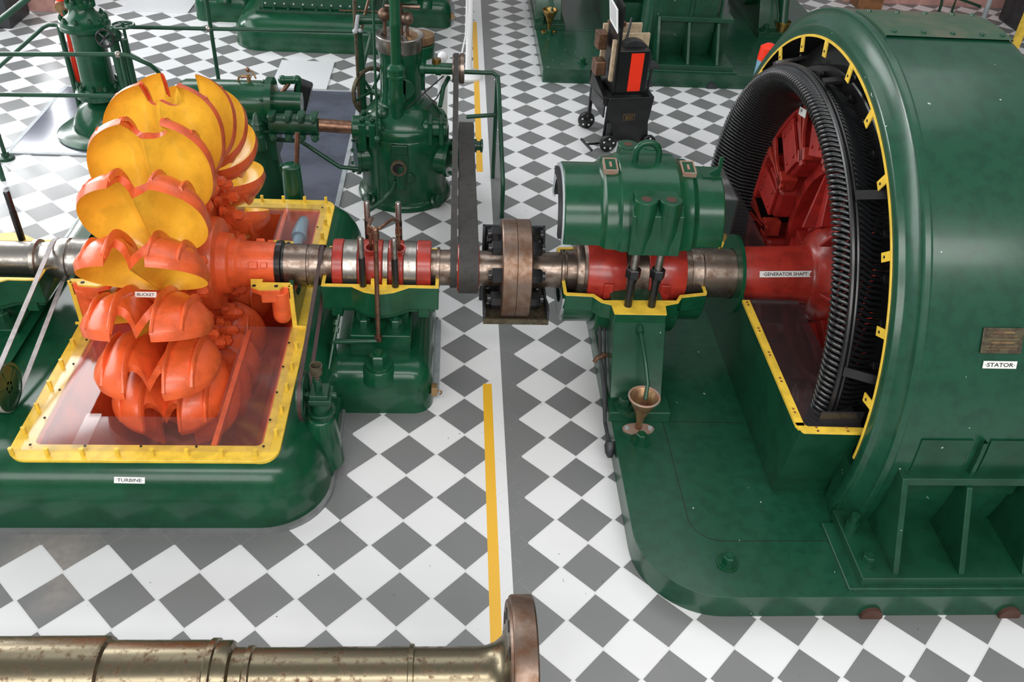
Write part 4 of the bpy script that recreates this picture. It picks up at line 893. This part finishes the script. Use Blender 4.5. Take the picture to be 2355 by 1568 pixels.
mb = MB(); mb.tube([at(688, 190, y=4.0), at(683, 225, y=3.98), at(672, 262, y=3.95)], .018, 8); mb.cyl(at(648, 184, y=4.0), at(684, 184, y=4.0), .028, n=14); mb.sph(at(650, 184, y=4.0), .034, 8); mb.sph(at(683, 184, y=4.0), .034, 8); mb.build('lever_arm', GREEN, noz)
mb = MB(); mb.tube([at(664, 192, y=4.0), at(650, 210, y=3.95), at(638, 226, y=3.9)], .016, 8); mb.build('bronze_link', COPPER, noz)
mb = MB(); a = at(694, 218, y=4.06); mb.obox(a, V((.055, .02, -.03)), V((0, .06, 0)), V((.03, 0, .10))); mb.build('balance_weight', BLACK, noz, bev=.02)
mb = MB(); mb.cyl(at(684, 305, y=3.25), at(682, 385, y=3.2), .017, n=12); mb.build('bronze_rod', COPPER, noz)
sc_ = at(669, 380, y=3.16); mb = MB(); mb.lathe([(.0, .07), (.03, .068), (.235, .062), (.24, .055), (.24, 0)], (sc_.x, 3.16, sc_.z-.24), (0, 0, 1), 24); mb.box(sc_.x-.075, sc_.x-.05, 3.14, 3.18, sc_.z-.04, sc_.z); mb.build('servo_cylinder', GREEN, noz)
mb = MB(); mb.tube([at(620, 318, y=3.7), at(650, 322, y=3.7), at(690, 324, y=3.7), at(712, 338, y=3.68), at(760, 370, y=3.66), at(782, 384, y=3.66), at(830, 389, y=3.66)], .016, 10); mb.build('oil_pipe', GREEN2, noz)
mb = MB(); a = at(575, 205, y=ny); mb.cyl((a.x, ny, nz+.14), (a.x, ny, nz+.20), .014, n=8); mb.cyl((a.x-.045, ny, nz+.185), (a.x+.02, ny, nz+.185), .011, n=8); mb.tube([(a.x-.04, ny, nz+.185), (a.x-.065, ny, nz+.18), (a.x-.075, ny, nz+.15)], .007, 6); mb.sph((a.x, ny, nz+.235), .016, 6); mb.tube([(a.x, ny, nz+.22), (a.x+.03, ny, nz+.225), (a.x+.055, ny-.02, nz+.18)], .007, 6); mb.build('brass_petcock', BRASSD, noz)

# ------------------------------------------------------------------ relief valve at the upper left
RX, RY = -2.95, 4.8
rv = empty('relief_valve', (RX, RY, 0), 'tall flanged green valve column on a bell-shaped foot at the upper left', 'valve column')
vl([(0, 0), (0, .40), (.02, .405), (.05, .36), (.06, .27), (.10, .262), (.17, .235), (.23, .19), (.27, .13), (.29, .10), (.33, .095), (.33, 0)], RX, RY, 'bell_foot', GREEN, rv, 48)
vl([(.32, .0), (.32, .185), (.355, .19), (.36, .19), (.365, .175), (.395, .175), (.40, .14), (.44, .128), (.80, .124), (.84, .135), (.86, .15), (.865, .185), (.895, .19), (.90, .18), (.93, .18), (.94, .15), (.98, .10), (1.02, .085), (1.03, .11), (1.06, .11), (1.065, .07), (1.3, .07), (1.3, 0)], RX+.0, RY, 'valve_body', GREEN, rv, 40)
for z, r, n_ in ((.40, .155, 10), (.93, .16, 10), (1.06, .09, 6)):
    for k in range(n_):
        a = 2*pi*k/n_+.3; mb = MB(); mb.hexb((RX+r*cos(a), RY+r*sin(a), z), (0, 0, 1), .018, .03, False); mb.build('flange_bolt', GREEN2, rv)
hx, hy = at(288, 190, y=4.72).x, 4.72
gv = empty('gate_valve', (hx, hy, 0), 'small green gate valve with two handwheels beside the tall valve column', 'valve')
mb = MB(); mb.cyl((hx, hy, .0), (hx-.02, hy, .82), .042, .036, 14); mb.cyl((hx+.06, hy+.03, .0), (hx+.05, hy+.03, .80), .030, n=12); mb.cyl((RX+.05, RY, .82), (hx, hy, .83), .035, n=12); mb.sph((hx-.01, hy, .84), .06, 8); mb.build('valve_body', GREEN2, gv)
for c, nn, r in ((at(241, 88, y=4.62), V((.1, -1, .15)), .062), (at(283, 58, y=4.72), V((0, 0, 1)), .08)):
    nn.normalize(); u = nn.orthogonal().normalized(); w_ = nn.cross(u); mb = MB(); mb.tube([c+(u*cos(2*pi*k/24)+w_*sin(2*pi*k/24))*r for k in range(24)], .009, 8, True)
    for k in range(4): a = pi/2*k; mb.tube([c, c+(u*cos(a)+w_*sin(a))*r], .006, 6)
    mb.cyl(c-nn*.10, c+nn*.02, .012, n=8); mb.build('handwheel', BLACK if r < .07 else GREEN2, gv)
rg = empty('red_valve_rod', (-3.15, 4.95, 0), 'bright red rod and valve behind the tall green valve column', 'valve rod')
mb = MB(); mb.cyl(at(182, 205, y=4.95), at(158, 70, y=4.95), .024, n=12); mb.build('red_rod', REDB, rg)
mb = MB(); c = at(146, 12, y=4.95); mb.sph(c, .06, 8); mb.cyl(c-V((0, 0, .12)), c+V((0, 0, .2)), .045, n=14); mb.build('red_valve_body', REDB, rg)
mb = MB(); mb.lathe([(0, .05), (.02, .05), (.022, 0)], c+V((.01, -.055, 0)), (0, -1, 0), 18); mb.build('brass_dial', BRASSD, rg)
mb = MB(); a = at(168, 185, y=4.9); mb.cyl((a.x, 4.9, 0), (a.x, 4.9, .85), .022, n=10); mb.cyl((a.x, 4.9, .0), (a.x, 4.9, .03), .06, n=16); mb.build('green_post', GREEN2, rg)

# ------------------------------------------------------------------ hand rails
def rail(name, label, tubes, joints=(), feet=(), r=.0165, group=None):
    o = empty(name, tubes[0][0], label, 'handrail', group)
    for i, p in enumerate(tubes):
        mb = MB(); mb.tube(p, r, 10); mb.build('rail_pipe', GREEN2, o)
    for p in joints: mb = MB(); mb.sph(p, r*1.6, 8); mb.build('pipe_joint', STEELB, o)
    for p in feet: mb = MB(); mb.lathe([(0, 0), (0, .065), (.02, .06), (.03, .03), (.06, .028), (.06, 0)], p, (0, 0, 1), 18); mb.build('post_foot', GREEN2, o)
p0 = V((-3.575, 4.25, 0)); p1 = V((-2.52, 4.25, 0))
rail('hand_rail', 'green pipe handrail with two bars in front of the tall valve column', [[p0, p0+V((-.01, 0, .95))], [p1, p1+V((0, 0, .87))], [V((-4.3, 4.25, .80)), V((-3.4, 4.25, .837)), V((-2.53, 4.25, .869)), V((-2.46, 4.25, .862)), V((-2.33, 4.27, .79)), V((-2.29, 4.30, .72)), V((-2.30, 4.34, .0))], [V((-4.3, 4.25, .51)), V((-2.52, 4.25, .55))]], [V((-2.54, 4.25, .868)), V((-2.54, 4.25, .55))], [p0])
q = [at(0, 47, y=3.9), at(62, -2, y=3.9)]; d = q[1]-q[0]
rail('hand_rail', 'thick sloping green stair rail at the top left corner', [[q[0]-d*1.6, q[1]+d*.6], [q[0]-d*1.5, V(((q[0]-d*1.5).x, 3.9, 0))]], r=.02)
rail('hand_rail', 'thin bent green rail sloping past the left of the tall valve column', [[at(-230, 357, y=5.0), at(100, 62, y=5.0), at(112, 57, y=5.0), at(150, 58, y=5.0), at(160, 62, y=5.0), V((at(160, 62, y=5.0).x, 5.0, 0))]])
p1 = V((-2.10, 5.2, 0))
rail('hand_rail', 'green rail with an upright post above the top yellow bucket', [[p1, p1+V((0, 0, 1.05))], [at(295, 62, y=5.2), at(480, 66, y=5.2), at(700, 70, y=5.2), at(842, 73, y=5.2), at(853, 77, y=5.18), at(851, 90, y=5.15), at(832, 165, y=5.1), V((at(832, 165, y=5.1).x, 5.1, 0))]], [at(480, 66, y=5.2)], [p1])
rail('hand_rail', 'bent green guard rail to the right of the governor belts', [[V((.285, 3.53, 0)), V((.282, 3.53, .24)), V((.28, 3.56, .30)), V((.245, 4.10, .78)), V((.238, 4.16, .84)), V((.20, 4.17, .862)), V((-.06, 4.17, .862))], [V((.235, 4.16, 0)), V((.235, 4.16, .84))], [V((.23, 4.15, .54)), V((.01, 4.12, .53))]])

# ------------------------------------------------------------------ floor plates, posts
def slab(name, pts, z0, z1, m, label, cat): mb = MB(); mb.ext([V((x, y, z0)) for x, y in pts], V((0, 0, z1-z0))); return tag(mb.build(name, m, None, bev=.002), label, cat)
for (x0, x1, y0, y1, lb_) in ((-3.62, -2.2, 4.33, 5.70, 'glass floor panel under the tall green valve column'), (-1.80, -.93, 3.4, 5.80, 'glass floor panel between the wheel and the governor')):
    t = empty('floor_glass', ((x0+x1)/2, (y0+y1)/2, 0), lb_, 'floor panel')
    mb = MB(); mb.box(x0+.03, x1-.03, y0+.03, y1-.03, .001, .008); mb.build('glass_pane', PGLASS, t)
    mb = MB(); mb.ring([(x0, y0), (x1, y0), (x1, y1), (x0, y1)], [[(x0+.035, y0+.035), (x1-.035, y0+.035), (x1-.035, y1-.035), (x0+.035, y1-.035)]], .0, .010); mb.build('panel_frame', GREYL, t)
slab('floor_plate', [(-1.80, 5.81), (-1.28, 5.81), (-1.28, 6.50), (-1.80, 6.50)], 0, .012, WPLATE, 'white chequered floor plate behind the nozzle gear', 'floor plate')
slab('floor_plate', [(-3.74, 7.79), (-3.02, 7.79), (-3.02, 8.9), (-3.74, 8.9)], 0, .012, WPLATE, 'white chequered floor plate at the top edge, right of the tall valve column', 'floor plate')
mb = MB(); c = [at(x, y, z=.013) for x, y in ((692, 190), (718, 192), (706, 238), (688, 238))]; mb.ext(c, V((0, 0, .004))); tag(mb.build('floor_slot', BLKM), 'dark slot in the floor plate behind the lever arm', 'slot')
c = at(1077, 176, z=0); t = empty('barrier_post', c, 'tall white barrier post on a round foot beside the far yellow line', 'barrier post')
vl([(0, 0), (0, .14), (.02, .14), (.05, .11), (.06, .04), (.08, .032), (1.2, .032), (1.2, 0)], c.x, c.y, 'post', WHITE, t)
mb = MB(); mb.tube([V((c.x-.03, c.y-.02, .95)), V((c.x-.035, c.y-.04, .42)), V((c.x-.06, c.y-.06, .30)), V((c.x-.10, c.y-.08, .10))], .009, 6); mb.build('rope', WHITE, t)
t = empty('bollard', (-.18, 4.75, 0), 'short white bollard with a ball top behind the governor', 'bollard')
vl([(0, 0), (0, .06), (.03, .06), (.05, .042), (.60, .040), (.62, .052), (.66, .052), (.665, .044), (.68, .046), (.70, .044), (.71, .03), (.712, 0)], -.18, 4.75, 'post', WHITE, t); mb = MB(); mb.sph((-.18, 4.75, .755), .043, 10); mb.build('ball_top', WHITE, t)

# ------------------------------------------------------------------ black trolley in the aisle
tr = empty('display_trolley', (1.35, 4.95, 0), 'black wheeled trolley with a bright red panel standing in the aisle', 'trolley')
A_ = R(9); TU, TV, TO = V((cos(A_), sin(A_), 0)), V((-sin(A_), cos(A_), 0)), V((1.165, 4.74, 0))
def T(u, v, z): return TO+TU*u+TV*v+V((0, 0, z))
def tb(mb, u0, u1, v0, v1, z0, z1): mb.ext([T(u0, v0, z0), T(u1, v0, z0), T(u1, v1, z0), T(u0, v1, z0)], V((0, 0, z1-z0)))
mb = MB(); fr_ = [(.02, .07), (.03, .42), (.05, .455), (.41, .455), (.435, .43), (.415, .22), (.43, .12), (.42, .03), (.33, .02), (.29, -.0), (.27, .06), (.14, .075)]
mb.ext([T(u, .0, z) for u, z in fr_], TV*.012); mb.build('front_plate', BLACK, tr, bev=.004)
mb = MB(); tb(mb, .01, .06, .01, .42, .40, .455); tb(mb, .40, .44, .01, .42, .40, .455); tb(mb, .01, .44, .38, .42, .40, .46); tb(mb, .02, .43, .01, .40, .38, .40); tb(mb, -.0, .03, .40, .43, .10, .46); tb(mb, .005, .02, .012, .40, .28, .44); tb(mb, .41, .43, .40, .43, .05, .46); mb.build('frame', BLACK, tr, bev=.004)
mb = MB(); mb.ext([T(-.01, .0, .44), T(.03, .0, .44), T(.03, .40, .56), T(-.02, .40, .56), T(-.02, .40, .42), T(-.01, .0, .40)][::1], TU*.008); mb.build('side_tray', BLACK, tr)
mb = MB(); tb(mb, .09, .37, .06, .24, .455, .83); mb.build('upper_box', BLACK, tr, bev=.008)
mb = MB(); tb(mb, .205, .315, .052, .062, .49, .81); mb.build('red_panel', REDB, tr)
mb = MB(); tb(mb, .08, .105, .06, .36, .455, .96); mb.build('post', BLACK, tr)
mb = MB(); tb(mb, .055, .080, .10, .14, .56, .90); tb(mb, .11, .42, .26, .29, .62, .90); tb(mb, .06, .40, .42, .45, .62, .93); pw = mb.build('timber_board', PLY, tr)
mb = MB(); tb(mb, -.02, .06, .28, .40, .76, .90); tb(mb, -.04, .05, .20, .34, .57, .69); tb(mb, .10, .25, .40, .48, .91, .95); mb.build('copper_block', COPPER, tr, bev=.01)
mb = MB(); mb.lathe([(-.01, .09), (-.01, .155), (.09, .155), (.09, .09), (-.01, .09)], T(.265, .245, .72), -TV, 36); mb.build('wound_coil', DARKM, tr)
mb = MB(); tb(mb, .36, .48, .10, .24, .66, .68); mb.tube([T(.44, .16, .66), T(.43, .16, .46)], .012, 8); mb.build('clamp', DARKM, tr); mb = MB(); mb.tube([T(.20, .22, .84), T(.25, .30, 1.02)], .010, 8); mb.build('clamp_handle', DARKM, tr)
for u, v, z in ((.06, -.05, .075), (.0, .43, .075), (.440, -.02, .06)):
    mb = MB(); mb.lathe([(-.018, 0), (-.018, z-.008), (-.012, z), (.012, z), (.018, z-.008), (.018, 0)], T(u, v, z), TV if v < .1 else TV, 28); w_ = mb.build('wheel', BLACK, tr)
    mb = MB()
    for k in range(5):
        a = 2*pi*k/5+.2; mb.cyl(T(u, v-.019, z)+TU*cos(a)*z*.6+V((0, 0, sin(a)*z*.6)), T(u, v-.016, z)+TU*cos(a)*z*.6+V((0, 0, sin(a)*z*.6)), .009, n=10)
    mb.build('wheel_hole', WHITE, w_)
mb = MB(); tb(mb, .045, .075, -.035, .0, .07, .24); mb.build('wheel_fork', DARKM, tr)
mb = MB(); mb.tube([T(-.13, -.06, .08), T(-.05, -.02, .06), T(.18, .05, .05)], .010, 8); mb.tube([T(-.16, .02, .09), T(-.10, -.12, .05)], .012, 8); mb.build('tow_handle', BLACK, tr)
mb = MB(); p = T(.235, -.001, .285); mb.obox(p, TU*.052, TV*.002, V((0, 0, .028))); g_ = mb.build('maker_plate', BRASSD, tr)
mb = MB(); mb.obox(p-TV*.002, TU*.048, TV*.001, V((0, 0, .024))); mb.build('plate_field', BLKM, g_)
mb = MB()
for i, w_ in enumerate((.038, .030, .034)): mb.obox(p-TV*.0035+V((0, 0, .012-.012*i)), TU*w_, TV*.0006, V((0, 0, .003)))
mb.build('plate_lettering', BRASS, g_)
sg = empty('information_board', T(.10, .22, .95), 'white information sheet on a narrow board above the black trolley', 'sign')
ca, cb = at(1403, -12, y=5.0), at(1404, 45, y=5.0); cc, cd_ = at(1422, 78, y=4.86), at(1422, 22, y=4.86)
nn = (cb-ca).cross(cc-ca).normalized()
mb = MB(); mb.ext([ca, cb, cc, cd_], nn*.006); mb.build('sheet', WHITE, sg)
mb = MB(); s_ = -1 if nn.dot(CAM-ca) > 0 else 1
s_ = 1 if nn.dot(CAM-ca) > 0 else -1
for i in range(9):
    f0 = .12+.085*i; a = ca.lerp(cb, f0); b_ = cd_.lerp(cc, f0); dd = (b_-a); off = nn*(.0068 if s_ > 0 else -.0008)
    mb.ext([a+dd*.12+off, a+dd*.12+off+(cb-ca)*.03, b_-dd*.15+off+(cb-ca)*.03, b_-dd*.15+off], nn*.0003*s_)
mb.build('text_lines', GREY, sg)
mb = MB(); mb.obox((cb+cc)/2-nn*.03*s_+V((0, 0, .05)), (cc-cb)*.5, nn*.01, V((0, 0, .16))); mb.build('backing_board', BLACK, sg)

# ------------------------------------------------------------------ the turbine set at the back
fc = empty('turbine_casing', (-1.5, 8.1, 0), 'complete green turbine casing with riveted cover at the top of the photo', 'turbine casing')
dyf = 6.22
mb = MB(); casing_rings(mb, -2.34, -.672, .532+dyf, 3.166+dyf, [(0, 0, 0), (.10, .004, 0), (.19, .02, .004), (.24, .05, .025), (.28, .085, .06), (.305, .125, .10), (.32, .165, .15), (.33, .19, .20), (.335, .3, .3)], .30)
mb.build('casing_body', GREEN, fc, sharp=60)
mb = MB(); mb.box(-2.10, -.86, 6.93, 9.2, .31, .355); mb.build('cover_flange', GREEN2, fc, bev=.006)
mb = MB(); mb.box(-2.04, -.92, 6.99, 9.1, .35, 1.5); mb.build('cover_plate', GREEN2, fc, bev=.02)
for i in range(12):
    x = -2.0+.094*i; mb = MB(); mb.sph((x, 6.988, .405), .011, 5); mb.build('rivet', GREYL, fc)
for i in range(9):
    x = -2.05+.14*i; mb = MB(); mb.hexb((x, 6.955, .355), (0, 0, 1), .016, .02, False); mb.build('flange_bolt', GREEN2, fc)
f1 = dup(b1, (.05, 6.27, 0), None, ('red_bearing_shell', 'steel_bearing_band', 'oil_opening')); f1['label'] = 'green bearing base at the top edge, left of the white barrier post'
f2 = dup(b2, (-.02, 6.2, 0)); f2['label'] = 'green bearing base at the top edge, left of the riveted casing'
# ------------------------------------------------------------------ edges of the hall
mb = MB(); mb.box(-5.6, -4.62, 7.1, 7.6, 0, 1.4); tag(mb.build('cabinet', DARKM, None, bev=.02), 'dark cabinet against the pink wall in the top left corner', 'cabinet')
t = empty('stored_machine', (7.4, 8.2, 0), 'dark iron machine behind the top right of the big drum', 'machine')
mb = MB(); mb.box(6.75, 8.4, 7.8, 8.8, 0, .5); mb.build('machine_base', DARKM, t, bev=.03)
mb = MB(); mb.cyl((6.9, 8.1, .75), (8.4, 8.1, .75), .36, n=28); mb.lathe([(0, .2), (0, .42), (.08, .42), (.08, .2), (0, .2)], (7.3, 8.1, .75), (1, 0, 0), 28); mb.build('machine_drum', DARKM, t)
c = at(2352, 60, y=7.2); mb = MB(); mb.box(c.x-.03, c.x+.04, 7.17, 7.23, 0, c.z+.5); tag(mb.build('marker_post', YEL, None), 'yellow upright at the right edge behind the drum', 'post')
c = at(2268, 25, y=8.6); mb = MB(); mb.cyl((c.x, 8.6, 0), (c.x, 8.6, c.z+.6), .03, n=10); tag(mb.build('pipe_post', GREYL), 'pale upright pipe in front of the pink wall at the top right', 'pipe')
t = empty('easel', (5.9, 9.0, 0), 'dark legged stand against the pink wall at the top right', 'stand')
for a, b_ in (((2165, 10), (2172, -40)), ((2200, -5), (2255, 15))):
    a, b_ = at(*a, y=9.0), at(*b_, y=9.0); mb = MB(); mb.tube([V((a.x, 9.0, max(0, a.z-.25))), a, b_], .018, 8); mb.build('leg', GREEN2, t)
c = at(1990, 10, y=9.1); mb = MB(); mb.box(c.x-.16, c.x+.16, 8.95, 9.2, 0, .9); tag(mb.build('wooden_chest', WOOD, None, bev=.01), 'brown wooden chest at the top edge above the big drum', 'chest')
c = at(1760, 150, y=5.2); t = empty('extinguisher', (c.x, 5.2, 0), 'blue and red cylinder just showing left of the yellow drum rim', 'cylinder')
vl([(0, 0), (0, .08), (c.z+.06, .08), (c.z+.07, 0)], c.x, 5.2, 'cylinder_body', BLUE, t); vl([(c.z+.05, .082), (c.z+.16, .075), (c.z+.19, .03), (c.z+.19, 0)], c.x, 5.2, 'cylinder_top', REDB, t)

# ------------------------------------------------------------------ spare shaft in the foreground
SYY, SZZ = -.54, .5
sp = empty('spare_shaft', (-.6, SYY, SZZ), 'long oily steel shaft with end flange lying along the bottom edge', 'shaft')
def spl(prof, name, m, n=72): mb = MB(); mb.lathe(prof, (0, SYY, SZZ), (1, 0, 0), n); return mb.build(name, m, sp)
spl([(-2.6, 0), (-2.6, .149), (-1.255, .149), (-1.243, .146), (-1.235, .134), (-.90, .132), (-.895, .139), (-.875, .139), (-.870, .131), (-.832, .131), (-.822, .126), (-.815, .108), (-.775, .107), (-.770, .113), (-.752, .113), (-.747, .1055), (-.215, .1055), (-.212, .113), (-.196, .113), (-.193, .1035), (.02, .1035), (.06, .107), (.09, .118), (.115, .138), (.128, .165), (.132, .19), (.133, 0)], 'shaft_body', SPARE)
spl([(.132, 0), (.132, .262), (.140, .268), (.142, .277), (.150, .281), (.218, .281), (.224, .275), (.226, 0)], 'end_flange', FLNG)
for k in range(12):
    a = 30*k+12; c = V((.131, SYY-.215*sin(R(a)), SZZ+.215*cos(R(a)))); mb = MB(); mb.cyl(c, c-V((.002, 0, 0)), .022, n=16); mb.build('bolt_hole', BLKM, sp)
for x, lb_ in ((-1.55, 'left steel trestle under the spare shaft'), (-.45, 'right steel trestle under the spare shaft')):
    t = empty('trestle', (x, SYY, 0), lb_, 'trestle')
    mb = MB(); mb.box(x-.05, x+.05, SYY-.10, SYY+.06, .0, .30); mb.ext([V((x-.06, y, z)) for y, z in ((SYY-.12, .26), (SYY+.10, .26), (SYY+.10, .37), (SYY, .34 if x < -1 else .388), (SYY-.12, .37))], V((.12, 0, 0))); mb.build('saddle', GREEN2, t, bev=.006)
